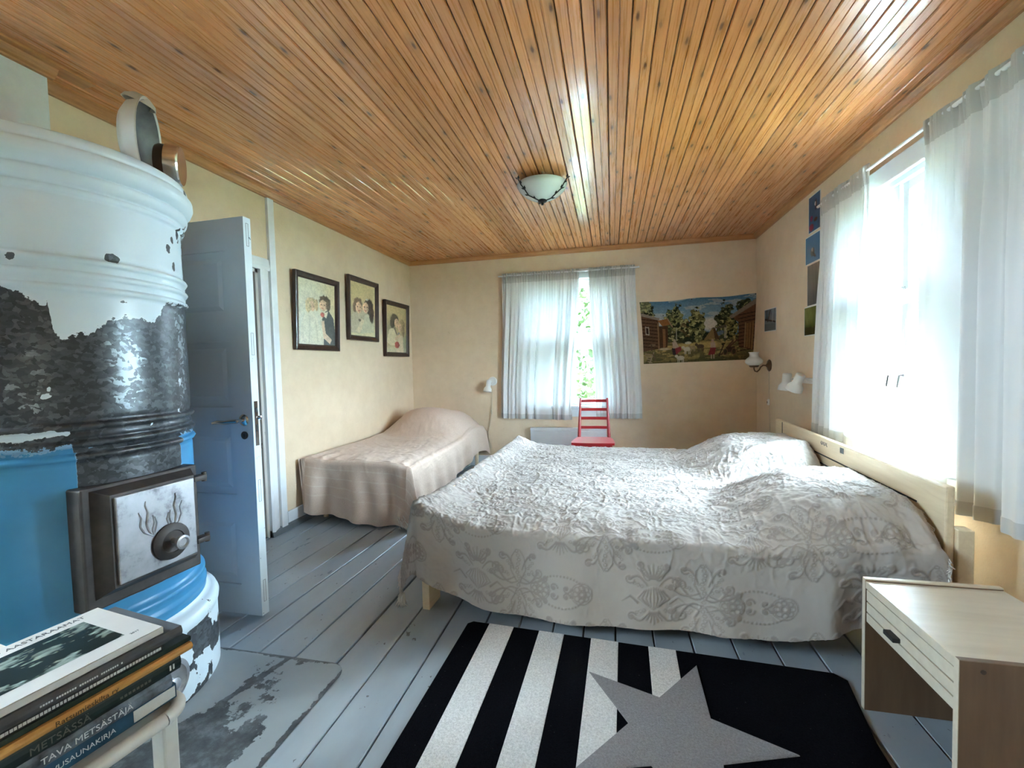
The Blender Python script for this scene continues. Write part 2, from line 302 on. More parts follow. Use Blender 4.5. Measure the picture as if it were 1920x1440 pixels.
class MB:
    def __init__(s): s.v = []; s.f = []; s.mi = []
    def add(s, V, F, mi=0):
        n = len(s.v); s.v += [tuple(x) for x in V]; s.f += [tuple(n+i for i in f) for f in F]; s.mi += [mi]*len(F); return s
    def box(s, x0, x1, y0, y1, z0, z1, mi=0, bev=0.0):
        if bev > 0:
            bm = bmesh.new(); bmesh.ops.create_cube(bm, size=1)
            for v in bm.verts: v.co = Vector(((x0+x1)/2+v.co.x*(x1-x0), (y0+y1)/2+v.co.y*(y1-y0), (z0+z1)/2+v.co.z*(z1-z0)))
            bmesh.ops.bevel(bm, geom=bm.edges[:], offset=bev, segments=2, affect='EDGES', profile=.5)
            bm.verts.index_update()
            s.add([v.co for v in bm.verts], [[v.index for v in f.verts] for f in bm.faces], mi); bm.free(); return s
        V = [(x, y, z) for z in (z0, z1) for y in (y0, y1) for x in (x0, x1)]
        return s.add(V, [(0, 2, 3, 1), (4, 5, 7, 6), (0, 1, 5, 4), (2, 6, 7, 3), (0, 4, 6, 2), (1, 3, 7, 5)], mi)
    def hexa(s, P8, mi=0):   # 4 bottom, 4 top, same winding (ccw from above)
        return s.add(P8, [(3, 2, 1, 0), (4, 5, 6, 7), (0, 1, 5, 4), (1, 2, 6, 5), (2, 3, 7, 6), (3, 0, 4, 7)], mi)
    def lathe(s, prof, n=32, c=(0, 0, 0), ax=None, mi=0, a0=0, a1=2*PI):
        full = abs(a1-a0-2*PI) < 1e-6; m = n if full else n+1; V = []; F = []
        R = Matrix.Identity(3) if ax is None else Vector((0, 0, 1)).rotation_difference(Vector(ax)).to_matrix()
        for (r, z) in prof:
            for i in range(m):
                a = a0+(a1-a0)*i/n; V.append(R @ Vector((r*math.cos(a), r*math.sin(a), z)) + Vector(c))
        for j in range(len(prof)-1):
            for i in range(n):
                k = (i+1) % m; F.append((j*m+i, j*m+k, (j+1)*m+k, (j+1)*m+i))
        return s.add(V, F, mi)
    def tube(s, pts, r, n=8, mi=0, cap=True):
        pts = [Vector(p) for p in pts]; V = []; F = []; prev = None
        rr = r if isinstance(r, (list, tuple)) else [r]*len(pts)
        for i, p in enumerate(pts):
            d = (pts[min(i+1, len(pts)-1)]-pts[max(i-1, 0)]).normalized()
            if prev is None: a = d.orthogonal().normalized()
            else: a = (prev-d*prev.dot(d)); a = a.normalized() if a.length > 1e-6 else d.orthogonal().normalized()
            prev = a; b = d.cross(a)
            for k in range(n): t = 2*PI*k/n; V.append(p+(a*math.cos(t)+b*math.sin(t))*rr[i])
        for i in range(len(pts)-1):
            for k in range(n): F.append((i*n+k, i*n+(k+1) % n, (i+1)*n+(k+1) % n, (i+1)*n+k))
        if cap: F += [tuple(range(n-1, -1, -1)), tuple((len(pts)-1)*n+k for k in range(n))]
        return s.add(V, F, mi)
    def prism(s, poly, z0, z1, mi=0):   # polygon in xy
        n = len(poly); V = [(x, y, z0) for x, y in poly]+[(x, y, z1) for x, y in poly]
        return s.add(V, [tuple(range(n-1, -1, -1)), tuple(range(n, 2*n))]+[(i, (i+1) % n, n+(i+1) % n, n+i) for i in range(n)], mi)
    def extrude(s, prof, p0, p1, side, up=(0, 0, 1), mi=0):   # profile (a,b) along side/up, swept p0->p1
        p0, p1, side, up = Vector(p0), Vector(p1), Vector(side), Vector(up); n = len(prof)
        V = [p0+side*a+up*b for a, b in prof]+[p1+side*a+up*b for a, b in prof]
        return s.add(V, [tuple(range(n)), tuple(range(2*n-1, n-1, -1))]+[(i, n+i, n+(i+1) % n, (i+1) % n) for i in range(n)], mi)
    def build(s, name, mat, parent=None, smooth=False, fix=True):
        me = bpy.data.meshes.new(name); me.from_pydata([tuple(v) for v in s.v], [], s.f)
        for m in (mat if isinstance(mat, (list, tuple)) else [mat]): me.materials.append(M_[m] if isinstance(m, str) else m)
        if max(s.mi, default=0) > 0: me.polygons.foreach_set('material_index', s.mi)
        if fix:
            bm = bmesh.new(); bm.from_mesh(me); bmesh.ops.recalc_face_normals(bm, faces=bm.faces[:]); bm.to_mesh(me); bm.free()
        if smooth:
            me.polygons.foreach_set('use_smooth', [True]*len(me.polygons))
            if smooth != 'all':
                try: me.set_sharp_from_angle(angle=math.radians(40))
                except Exception: pass
        me.update(); return link(bpy.data.objects.new(name, me), parent)

def grid_mesh(name, P, mat, parent=None, closed_u=False, smooth=True, attrs=None, col=None, uv=None):
    """P: (nv,nu,3) array -> fast quad mesh"""
    nv, nu = P.shape[:2]; me = bpy.data.meshes.new(name)
    me.vertices.add(nv*nu); me.vertices.foreach_set('co', P.reshape(-1).astype(np.float32))
    ui = nu if closed_u else nu-1
    i, j = np.meshgrid(np.arange(ui), np.arange(nv-1)); i2 = (i+1) % nu
    Q = np.stack([j*nu+i, j*nu+i2, (j+1)*nu+i2, (j+1)*nu+i], -1).reshape(-1, 4)
    nq = len(Q); me.loops.add(nq*4); me.loops.foreach_set('vertex_index', Q.reshape(-1).astype(np.int32))
    me.polygons.add(nq); me.polygons.foreach_set('loop_start', (np.arange(nq)*4).astype(np.int32))
    me.polygons.foreach_set('loop_total', np.full(nq, 4, np.int32))
    me.polygons.foreach_set('use_smooth', np.full(nq, bool(smooth)))
    for k, a in (attrs or {}).items():
        at = me.attributes.new(k, 'FLOAT', 'POINT'); at.data.foreach_set('value', a.reshape(-1).astype(np.float32))
    if col is not None:
        at = me.attributes.new('Col', 'FLOAT_COLOR', 'POINT'); c4 = np.ones((nv*nu, 4), np.float32); c4[:, :3] = col.reshape(-1, 3); at.data.foreach_set('color', c4.reshape(-1))
    if uv is not None:
        l = me.uv_layers.new(name='UVMap'); U = uv.reshape(-1, 2)[Q.reshape(-1)]; l.data.foreach_set('uv', U.reshape(-1).astype(np.float32))
    me.materials.append(M_[mat] if isinstance(mat, str) else mat); me.update(); me.validate()
    return link(bpy.data.objects.new(name, me), parent)

def copy_tree(o, parent=None):
    c = o.copy(); link(c); c.parent = parent
    for ch in list(o.children): copy_tree(ch, c)
    return c
def vnoise(x, y, seed=0):
    r = np.random.default_rng(seed).random((256, 256)); xi = np.floor(x).astype(int); yi = np.floor(y).astype(int)
    fx = x-xi; fy = y-yi; fx = fx*fx*(3-2*fx); fy = fy*fy*(3-2*fy)
    g = lambda a, b: r[a % 256, b % 256]
    return (g(xi, yi)*(1-fx)+g(xi+1, yi)*fx)*(1-fy)+(g(xi, yi+1)*(1-fx)+g(xi+1, yi+1)*fx)*fy
def fbm(x, y, o=4, seed=0):
    s = 0; a = .5; t = 0
    for i in range(o): s = s+a*vnoise(x*2**i, y*2**i, seed+i); t += a; a *= .5
    return s/t
def sm(a, b, x): t = np.clip((x-a)/(b-a), 0, 1); return t*t*(3-2*t)
def text(name, s, size, mat, parent, loc, ex, ey, extrude=.0003, align='LEFT', shear=0, xs=1.0):
    cu = bpy.data.curves.new(name, 'FONT'); cu.body = s; cu.size = size; cu.extrude = extrude; cu.align_x = align; cu.shear = shear
    cu.resolution_u = 3
    o = bpy.data.objects.new(name, cu); COL.objects.link(o); dg = bpy.context.evaluated_depsgraph_get()
    me = bpy.data.meshes.new_from_object(o.evaluated_get(dg)); bpy.data.objects.remove(o); bpy.data.curves.remove(cu)
    me.materials.clear(); me.materials.append(M_[mat]); ob = link(bpy.data.objects.new(name, me), parent)
    ex = Vector(ex).normalized(); ey = Vector(ey).normalized(); ez = ex.cross(ey)
    m = Matrix((ex*xs, ey, ez)).transposed().to_4x4(); m.translation = loc; ob.matrix_local = m; return ob

# ================================================================== SETTING
def wall_with_openings(name, fixed, lo, hi, axis, t0, t1, opens, label):
    """axis 'x': wall runs along x at y=t0..t1 ; axis 'y': runs along y at x=t0..t1"""
    b = MB(); cuts = sorted(opens); cur = lo
    def bx(a0, a1, z0, z1):
        if a1-a0 < 1e-4 or z1-z0 < 1e-4: return
        if axis == 'x': b.box(a0, a1, t0, t1, z0, z1)
        else: b.box(t0, t1, a0, a1, z0, z1)
    for (a0, a1, z0, z1) in cuts:
        bx(cur, a0, 0, ZC+.1); bx(a0, a1, 0, z0); bx(a0, a1, z1, ZC+.1); cur = a1
    bx(cur, hi, 0, ZC+.1)
    return tag(b.build(name, 'wall'), label, 'wall', kind='structure')
wall_with_openings('wall_back', 0, XL-WT, XR+WT, 'x', YB, YB+WT, [WIN_B], 'cream back wall with the small curtained window')
wall_with_openings('wall_right', 0, YF-WT, YB, 'y', XR, XR+WT, [WIN_R], 'cream right wall behind the long white curtains')
wall_with_openings('wall_left', 0, YF-WT, YB, 'y', XL-WT, XL, [WIN_FILL, DOOR_O], 'cream left wall with the doorway and framed prints')
wall_with_openings('wall_front', 0, XL-WT, XR+WT, 'x', YF-WT, YF, [], 'cream wall facing the beds')
# hallway beyond the doorway
b = MB(); b.box(XL-WT-1.0, XL-WT-.9, 1.0, 3.2, 0, ZC); b.box(XL-WT-.9, XL-WT, 1.0, 1.1, 0, ZC); b.box(XL-WT-.9, XL-WT, 3.1, 3.2, 0, ZC); b.box(XL-WT-1.0, XL-WT, 1.0, 3.2, ZC, ZC+.1)
tag(b.build('wall_hallway', 'jamb'), 'pale hallway walls beyond the doorway', 'wall', kind='structure')
tag(MB().box(XL-WT-1.0, XL+.0, 1.0, 3.2, -.12, -.012).build('floor_hallway', 'plank'), 'hallway floor beyond the doorway', 'floor', kind='structure')
# floor + planks
fl = MB().box(XL-.0, XR, YF, YB, -.12, -.018).build('floor', 'gap'); tag(fl, 'grey painted plank floor', 'floor', kind='structure')
seams = [XL, -2.10, -1.955, -1.80, -1.655, -1.52, -1.38, -1.22, -1.04, -.878, -.714, -.551, -.402, -.257, -.13, 0, .15, .295, .45, .60, .745, .90, 1.05, 1.20, XR]
skew = {-1.655: .04, -1.52: .05, -1.38: .05, -1.22: .03, -1.80: .02}
def sx(x, y): return x+skew.get(x, 0)*(y-1.8)*.6
for i in range(len(seams)-1):
    a, c = seams[i], seams[i+1]; g = .0032 if i not in (4, 5, 6, 7) else .0050; b = MB(); zt = random.uniform(-.0015, .001)
    e = .0025; ys = (YF, YB)
    V = []
    for y in ys:
        x0, x1 = sx(a, y)+g, sx(c, y)-g
        V += [(x0, y, -.018), (x0, y, zt-e), (x0+e, y, zt), (x1-e, y, zt), (x1, y, zt-e), (x1, y, -.018)]
    b.add(V, [(i_, i_+6, (i_+1) % 6+6, (i_+1) % 6) for i_ in range(6)]+[tuple(range(6)), tuple(range(11, 5, -1))])
    b.build('plank', 'plank', fl)
# ceiling boards
ce = MB().box(XL, XR, YF, YB, ZC+.012, ZC+.1).build('ceiling', 'groove'); tag(ce, 'varnished pine board ceiling', 'ceiling', kind='structure')
bw = .0862; n = int(round((XR-XL)/bw)); bw = (XR-XL)/n
prof = [(.002, .012), (.002, .005), (.0055, 0), (bw*.47, 0), (bw*.488, .0045), (bw*.512, .0045), (bw*.53, 0), (bw-.0055, 0), (bw-.002, .005), (bw-.002, .012)]
base_mesh = None
for i in range(n):
    if base_mesh is None:
        o = MB().extrude(prof, (0, YF, 0), (0, YB, 0), (1, 0, 0)).build('ceiling_board', 'pine', ce); base_mesh = o.data
    else: o = link(bpy.data.objects.new('ceiling_board', base_mesh), ce)
    o.location = (XL+i*bw, 0, ZC)
# ceiling mouldings
mp = [(0, 0), (.014, 0), (.018, .006), (.026, .012), (.034, .026), (.040, .034), (.040, .045), (0, .045)]
for nm, p0, p1, side, mt in (('trim_1', (XL, YF, ZC-.045), (XL, YB, ZC-.045), (1, 0, 0), 'moulding'), ('trim_2', (XR, YF, ZC-.045), (XR, YB, ZC-.045), (-1, 0, 0), 'moulding'),
                             ('trim_3', (XL, YB, ZC-.045), (XR, YB, ZC-.045), (0, -1, 0), 'moulding_x'), ('trim_4', (XL, YF, ZC-.045), (XR, YF, ZC-.045), (0, 1, 0), 'moulding_x')):
    tag(MB().extrude(mp, p0, p1, side).build(nm, mt), {'trim_1': 'pine ceiling moulding above the framed prints', 'trim_2': 'pine ceiling moulding above the long curtains', 'trim_3': 'pine ceiling moulding above the tapestry', 'trim_4': 'pine ceiling moulding on the wall facing the beds'}[nm], 'moulding', kind='structure')
# chimney pier above the stove, with its own moulding
pier = tag(MB().box(XL, -2.135, .55, 1.35, 1.81, ZC, bev=.012).build('wall_chimney', 'plaster_white'), 'white plastered chimney pier above the drum stove', 'wall', kind='structure')
b = MB(); b.extrude(mp, (-2.135, .55, ZC-.045), (-2.135, 1.36, ZC-.045), (1, 0, 0)); b.box(-2.135, -2.07, .55, 1.47, ZC-.012, ZC-.001)
b.build('pier_moulding', 'moulding', pier)
# skirting
b = MB(); b.box(XL, XL+.018, 2.655, YB, .045, .125, bev=.003); tag(b.build('baseboard_left', 'white_trim'), 'white baseboard under the framed prints', 'baseboard', kind='structure')
b.v = []; b = MB(); b.extrude([(0, 0), (.03, 0), (.026, .03), (.014, .045), (0, .045)], (XL, 2.5, 0), (XL, YB, 0), (1, 0, 0)); tag(b.build('trim_5', 'grey_skirt'), 'grey floor moulding along the left wall', 'moulding', kind='structure')
b = MB(); b.box(XL, XR, YB-.018, YB, 0, .11, bev=.003); tag(b.build('baseboard_back', 'white_trim'), 'white baseboard under the back window', 'baseboard', kind='structure')
b = MB(); b.box(XR-.018, XR, YF, YB, 0, .11, bev=.003); tag(b.build('baseboard_right', 'white_trim'), 'white baseboard behind the headboard', 'baseboard', kind='structure')
# door casing, jamb, vertical strip
dc = empty('trim_6', (XL, 2.1, 0), kind='structure', label='white moulded casing around the doorway', cat='door frame')
cas = [(0, 0), (.0, .022), (.02, .026), (.05, .02), (.075, .016), (.085, 0)]
b = MB(); y1 = DOOR_O[1]-2.1
b.extrude([(v, u_) for u_, v in cas], (0, y1, 0), (0, y1, DOOR_O[3]+.005), (1, 0, 0), (0, 1, 0)); b.build('casing_post', 'white_trim', dc)
b = MB(); y0 = DOOR_O[0]-2.1; b.extrude([(v, -u_) for u_, v in cas], (0, y0, 0), (0, y0, DOOR_O[3]+.005), (1, 0, 0), (0, 1, 0)); b.build('casing_post', 'white_trim', dc)
b = MB(); b.extrude([(v, u_) for u_, v in cas], (0, y0-.085, DOOR_O[3]), (0, y1+.085, DOOR_O[3]), (1, 0, 0), (0, 0, 1)); b.build('casing_head', 'white_trim', dc)
b = MB(); b.box(-WT, .0, y1-.022, y1, 0, DOOR_O[3]); b.box(-WT, -.05, y1-.036, y1-.022, 0, DOOR_O[3]-.022); b.build('jamb_post', 'jamb', dc)
b = MB(); b.box(-WT, .0, y0, y0+.022, 0, DOOR_O[3]); b.build('jamb_post', 'jamb', dc)
b = MB(); b.box(-WT, .0, y0, y1, DOOR_O[3]-.022, DOOR_O[3]); b.build('jamb_head', 'jamb', dc)
b = MB(); b.box(-.036, -.016, y1-.0245, y1-.0215, .80, .99); b.build('strike_plate', 'iron_dark', dc)
b = MB(); b.tube([(-.026, y1-.024, .95), (-.026, y1-.045, .95)], .006, 8); b.build('latch_stud', 'iron_dark', dc)
b = MB(); b.box(-WT, .01, y0+.02, y1-.02, -.012, .012, bev=.004); b.build('threshold', 'grey_skirt', dc)
tag(MB().box(XL, XL+.022, 2.592, 2.648, 0, ZC-.045, bev=.003).build('trim_7', 'white_trim'), 'white vertical batten from floor to ceiling beside the doorway', 'batten', kind='structure')

# ------------------------------------------------------------------ door leaf, opened into the room
dr = empty('door_1', (-2.235, 1.657, 0.012), 0, 'open blue-grey panelled door with chipped white edge', 'door', kind='structure')
DW, DT, DH = .677, .04, 1.785
zs = [.148, .46, .564, .857, .961, 1.257, 1.365, 1.657]; zs = [z-.012 for z in zs]
b = MB()
b.box(0, .105, 0, DT, 0, DH); b.box(DW-.105, DW-.002, 0, DT, 0, DH)
rails = [(0, zs[0]), (zs[1], zs[2]), (zs[3], zs[4]), (zs[5], zs[6]), (zs[7], DH)]
for z0, z1 in rails: b.box(.105, DW-.105, .0015, DT-.0015, z0, z1)
b.build('door_frame', 'door_face', dr)
b = MB(); b.box(DW-.002, DW, 0, DT, 0, DH); b.build('door_edge', 'door_edge', dr)
for k in range(0, 8, 2):
    z0, z1 = zs[k], zs[k+1]; b = MB(); b.box(.105, DW-.105, .012, DT-.012, z0, z1)
    i0, i1 = .03, .007
    V = [(.105+i0, .012, z0+i0), (DW-.105-i0, .012, z0+i0), (DW-.105-i0, .012, z1-i0), (.105+i0, .012, z1-i0)]
    V += [(.105+i0+.02, i1, z0+i0+.02), (DW-.105-i0-.02, i1, z0+i0+.02), (DW-.105-i0-.02, i1, z1-i0-.02), (.105+i0+.02, i1, z1-i0-.02)]
    b.add(V, [(4, 5, 6, 7), (0, 1, 5, 4), (1, 2, 6, 5), (2, 3, 7, 6), (3, 0, 4, 7)])
    b.build('door_panel', 'door_face', dr, fix=False)
b = MB(); hx = DW-.045; hz = .892
b.lathe([(0, 0), (.024, 0), (.026, .004), (.02, .009), (.012, .012), (0, .012)], 20, (hx, 0, hz), (0, -1, 0))
b.tube([(hx, -.008, hz), (hx, -.045, hz)], .009, 10)
b.tube([(hx+.006, -.045, hz), (hx-.02, -.048, hz-.001), (hx-.06, -.047, hz-.006), (hx-.10, -.044, hz-.004), (hx-.128, -.04, hz-.009)], [.010, .010, .0085, .0085, .007], 10)
b.build('door_handle', 'chrome', dr, True)
b = MB(); b.lathe([(0, 0), (.017, 0), (.018, .004), (.009, .006), (0, .005)], 16, (hx, 0, hz-.068), (0, -1, 0)); b.box(hx-.003, hx+.003, -.0075, -.004, hz-.078, hz-.06, 1); b.build('keyhole_plate', ['iron_dark', 'black_hole'], dr, True)
b = MB(); b.box(DW-.001, DW+.0018, .010, .030, .775, .975, bev=.0006); b.build('lock_plate', 'chrome', dr)
b = MB(); b.box(DW, DW+.003, .014, .026, .925, .945); b.box(DW, DW+.003, .016, .024, .84, .87); b.build('bolt_hole', 'black_hole', dr)
b = MB(); b.lathe([(0, 0), (.009, 0), (.009, .012), (.004, .014), (0, .014)], 12, (DW, .033, .90), (1, .5, 0)); b.build('latch_bolt', 'chrome', dr)
for z0 in (.06, .52, 1.18, 1.66):
    b = MB()
    for (yy0, yy1, a0, a1) in ((.013, .0145, z0, z0+.10), (.0255, .027, z0, z0+.10), (.013, .027, z0, z0+.0015), (.013, .027, z0+.0985, z0+.10)): b.box(DW, DW+.0006, yy0, yy1, a0, a1)
    b.build('mortise_outline', 'grey_skirt', dr)

# ------------------------------------------------------------------ windows
def sash(parent, u0, u1, z0, z1, n0, wf=.045, th=.034, mat='white_worn', hook=False):
    b = MB(); b.box(u0, u0+wf, n0, n0+th, z0, z1, bev=.004); b.box(u1-wf, u1, n0, n0+th, z0, z1, bev=.004)
    b.box(u0+wf-.002, u1-wf+.002, n0, n0+th, z0, z0+wf, bev=.004); b.box(u0+wf-.002, u1-wf+.002, n0, n0+th, z1-wf, z1, bev=.004)
    s = b.build('sash', mat, parent)
    MB().box(u0+wf-.004, u1-wf+.004, n0+th*.45, n0+th*.55, z0+wf-.004, z1-wf+.004).build('pane', 'glass', s)
    return s
def window(name, loc, rz, wd, z0, z1, zt, label):
    root = empty(name, loc, rz, label, 'window', kind='structure'); h = wd/2; cw = .085
    for nm, bx in (('casing_head', (-h-cw, h+cw, -.022, 0, z1-.005, z1+.095)), ('casing_post', (-h-cw, -h+.005, -.022, 0, z0-.02, z1-.005)), ('casing_post', (h-.005, h+cw, -.022, 0, z0-.02, z1-.005)), ('apron', (-h-cw, h+cw, -.018, 0, z0-.11, z0-.02))):
        MB().box(*bx, bev=.005).build(nm, 'white_worn', root)
    MB().box(-h-cw-.01, h+cw+.01, -.045, .062, z0-.022, z0+.010, bev=.006).build('window_sill', 'white_worn', root)
    b = MB(); b.box(-h, -h+.03, 0, WT, z0, z1); b.box(h-.03, h, 0, WT, z0, z1); b.box(-h, h, 0, WT, z1-.03, z1); b.box(-h, h, .06, WT, z0-.01, z0+.025); b.build('window_frame', 'white_worn', root)
    MB().box(-h+.03, h-.03, .01, WT, zt-.035, zt+.035, bev=.005).build('transom', 'white_worn', root)
    MB().box(-.028, .028, .012, WT, z0+.025, z1-.03, bev=.005).build('mullion', 'white_worn', root)
    for n0 in (.03, .145):
        for a, c in ((-h+.03, -.024), (.024, h-.03)):
            s = sash(root, a, c, z0+.025, zt-.03, n0)
            if n0 < .1:
                xx = c-.022 if a < 0 else a+.022
                for zz in (z0+.16, zt-.16): MB().box(xx-.014, xx+.014, n0-.004, n0, zz-.05, zz+.05, bev=.001).build('corner_iron', 'white_worn', s)
                b = MB(); b.tube([(xx, n0-.002, z0+.42), (xx, n0-.02, z0+.42), (xx-.01, n0-.022, z0+.36)], .005, 6); b.build('casement_hook', 'iron_dark', s)
            sash(root, a, c, zt+.03, z1-.03, n0)
    return root
window('window_1', ((WIN_B[0]+WIN_B[1])/2, YB, 0), 0, WIN_B[1]-WIN_B[0], WIN_B[2], WIN_B[3], 1.354, 'white painted double window in the back wall')
window('window_2', (XR, (WIN_R[0]+WIN_R[1])/2, 0), -PI/2, WIN_R[1]-WIN_R[0], WIN_R[2], WIN_R[3], 1.41, 'old white double window in the right wall above the headboard')

window('fill_window', (XL, (WIN_FILL[0]+WIN_FILL[1])/2, 0), PI/2, WIN_FILL[1]-WIN_FILL[0], WIN_FILL[2], WIN_FILL[3], 1.62, 'added unseen window in the left wall for fill light')

# ------------------------------------------------------------------ outdoors
gr = tag(MB().box(-40, 40, -40, 40, -.7, -.5).build('ground_meadow', 'grass'), 'green meadow outside the windows', 'ground', kind='structure')
def bush(name, loc, rx, ry, rz, n, seed, label, cat='shrub', ls=1.0):
    rg = np.random.default_rng(seed); root = empty(name, loc, 0, label, cat, 'greenery outside the back window')
    p = rg.normal(size=(n, 3)); p /= np.linalg.norm(p, axis=1)[:, None]; p *= (rg.random(n)[:, None]**.33)*np.array([rx, ry, rz]); p[:, 2] += rz*.95
    V = []; F = []
    for k in range(n):
        c = p[k]; d = rg.normal(size=3); d /= np.linalg.norm(d); e = np.cross(d, rg.normal(size=3)); e /= np.linalg.norm(e); L = rg.uniform(.05, .10)*ls; q = len(V)
        V += [c-d*L, c+e*L*.45, c+d*L, c-e*L*.45]; F.append((q, q+1, q+2, q+3))
    MB().add(V, F).build('foliage', 'leaf', root, fix=False)['kind'] = 'stuff'
    b = MB(); b.tube([(0, 0, -.1), (.02, 0, rz*.6), (0, .03, rz*1.4)], [.06, .045, .02], 8); b.build('stem', 'bark', root)
bush('lilac_bush', (-1.15, 7.0, -.5), .8, .7, 1.0, 3200, 1, 'leafy green bush outside the back window, left of the gap', 'bush')
bush('lilac_bush', (.55, 7.3, -.5), .8, .7, .95, 3200, 2, 'leafy green bush outside the back window, behind the red chair', 'bush')
bush('birch_tree', (-.55, 9.8, -.5), 1.9, 1.5, 2.7, 6000, 3, 'tall green tree standing further off behind the back window', 'tree', 1.5)
# log barn outside the right window
barn = empty('log_barn', (6.2, 11.0, -.5), 0, 'grey weathered log barn outside the right window', 'barn')
for k in range(15):
    z = .13+k*.245; b = MB(); b.tube([(random.uniform(-.012, .012), -3.6, z), (0, 3.6, z+random.uniform(-.012, .012))], .13, 12); b.build('log', 'log', barn, True)
for k in range(15):
    z = .25+k*.245; b = MB(); b.tube([(-.3, -3.3, z), (4.0, -3.3, z)], .122, 12); b.build('log', 'log', barn, True)
b = MB(); b.hexa([(-.8, -4.0, 3.55), (2.2, -4.0, 5.6), (2.2, 4.0, 5.6), (-.8, 4.0, 3.55), (-.8, -4.0, 3.65), (2.2, -4.0, 5.7), (2.2, 4.0, 5.7), (-.8, 4.0, 3.65)]); b.build('roof', 'roof_sheet', barn)
b = MB(); b.hexa([(2.15, -4.0, 5.6), (5.0, -4.0, 3.6), (5.0, 4.0, 3.6), (2.15, 4.0, 5.6), (2.15, -4.0, 5.7), (5.0, -4.0, 3.7), (5.0, 4.0, 3.7), (2.15, 4.0, 5.7)]); b.build('roof', 'roof_sheet', barn)

# ================================================================== STOVE
SC = (-1.82, 1.13); SR = .349
def stove():
    root = empty('drum_stove', (SC[0], SC[1], 0), 0, 'round sheet-metal drum stove with peeling pale and bright blue paint', 'stove')
    prof = [(.402, .0055), (.402, .06), (.402, .15), (.402, .235), (.406, .245), (.408, .262), (.402, .278), (.392, .286), (.376, .292), (.368, .300), (.366, .318), (.371, .326), (.371, .334), (.366, .342), (.364, .362), (.368, .369), (.367, .376), (.358, .384), (.350, .392)]
    z = .41
    while z < .865: prof.append((SR, z)); z += .03
    def rib(zc): return [(SR-.003, zc-.013), (SR+.006, zc-.009), (SR+.011, zc), (SR+.008, zc+.006), (SR+.001, zc+.010), (SR-.004, zc+.013)]
    prof += rib(.884)+[(SR+.002, .90)]+rib(.921)+[(SR+.002, .945)]+rib(.972)
    z = 1.0
    while z < 1.35: prof.append((SR, z)); z += .025
    prof += rib(1.372)+[(SR+.003, 1.391)]+rib(1.412)+[(SR+.003, 1.432)]+rib(1.453)
    z = 1.48
    while z < 1.63: prof.append((SR, z)); z += .03
    prof += [(SR, 1.630), (SR-.002, 1.636), (SR+.006, 1.639), (SR+.010, 1.648), (SR+.006, 1.657), (SR-.001, 1.660), (SR+.010, 1.664), (SR+.019, 1.676), (SR+.022, 1.688), (SR+.019, 1.698), (SR+.010, 1.702), (SR+.022, 1.706), (SR+.034, 1.718), (SR+.041, 1.736), (SR+.040, 1.754), (SR+.032, 1.764), (SR+.022, 1.767), (SR+.027, 1.772), (SR+.026, 1.784), (SR+.020, 1.797), (SR+.010, 1.803), (SR-.01, 1.804), (.15, 1.804), (.0, 1.804)]
    # densify
    dp = [prof[0]]
    for a, c in zip(prof, prof[1:]):
        k = max(1, int(math.hypot(c[0]-a[0], c[1]-a[1])/.006)) if c[0] > .3 else 1
        for i in range(1, k+1): dp.append((a[0]+(c[0]-a[0])*i/k, a[1]+(c[1]-a[1])*i/k))
    pr = np.array(dp); NT_ = 300; th = np.linspace(-PI, PI, NT_, endpoint=False)
    Rr = pr[:, 0][:, None]*np.ones(NT_); Z = pr[:, 1][:, None]*np.ones(NT_); T = np.ones(len(pr))[:, None]*th
    D = np.degrees(T)
    # large dents
    dent = (fbm(D*.03+9, Z*3, 3, 5)-.5)*.004*((Z > .4) & (Z < 1.62)); R2 = Rr+dent
    Pm = np.stack([R2*np.cos(T), R2*np.sin(T), Z], -1)
    # peel field: top boundary (degrees -> z)
    bx = [-180, -60, -49, -44, -39.5, -36.7, -34.6, -34.0, -33.4, -32.6, -30.6, -27.5, -25.6, -15.9, -14.2, 0, 8.3, 12.8, 14.2, 16.5, 23.6, 41, 60, 180]
    bz = [1.36, 1.375, 1.369, 1.354, 1.335, 1.312, 1.332, 1.27, 1.25, 1.234, 1.222, 1.227, 1.238, 1.261, 1.288, 1.297, 1.298, 1.319, 1.345, 1.358, 1.362, 1.37, 1.36, 1.36]
    top = np.interp(D, bx, bz)
    low = np.full_like(D, .917); low = np.where((D > -29.3) & (D < 23), .30, low); low = np.where(D >= 23, .905, low)
    inside = np.minimum((top-Z)/.05, (Z-low)/.05)
    side = np.where((Z < .90), np.minimum((D+29.5)/6, (23.5-D)/6), 9); inside = np.minimum(inside, side)
    inside = np.minimum(inside, np.where(Z < .43, -1, 9))
    peel = np.clip(.5+.5*inside, -0.2, 1.3)
    def blob(d, z, sd, sz, v):
        nonlocal peel
        g = np.exp(-((D-d)/sd)**2-((Z-z)/sz)**2); peel = peel+v*g*(.15+1.7*fbm(D*.55+d, Z*95, 2, 300))
    peel = np.where(Z > 1.40, .08, peel)
    for d, z, sd, sz in ((-10.9, 1.473, 3.0, .014), (-45.2, 1.447, 1.8, .012), (21.4, 1.55, 2.0, .018), (25.9, 1.59, 1.6, .014), (26, 1.497, 1.6, .02), (33.8, 1.622, 2.2, .03), (45, 1.56, 4, .10), (-7.1, 1.346, 2.0, .006), (36.4, 1.775, 3, .012), (60, 1.62, 10, .03)): blob(d, z, sd, sz, 1.0)
    for d, z, sd, sz in ((-37.4, 1.073, 2.6, .032), (25.5, 1.10, 2.0, .04), (24, .99, 2, .012), (-36, .958, 6, .008), (-48, .955, 6, .01), (3, .955, 2.0, .006), (-24, .906, 3, .006)): blob(d, z, sd, sz, -1.15)
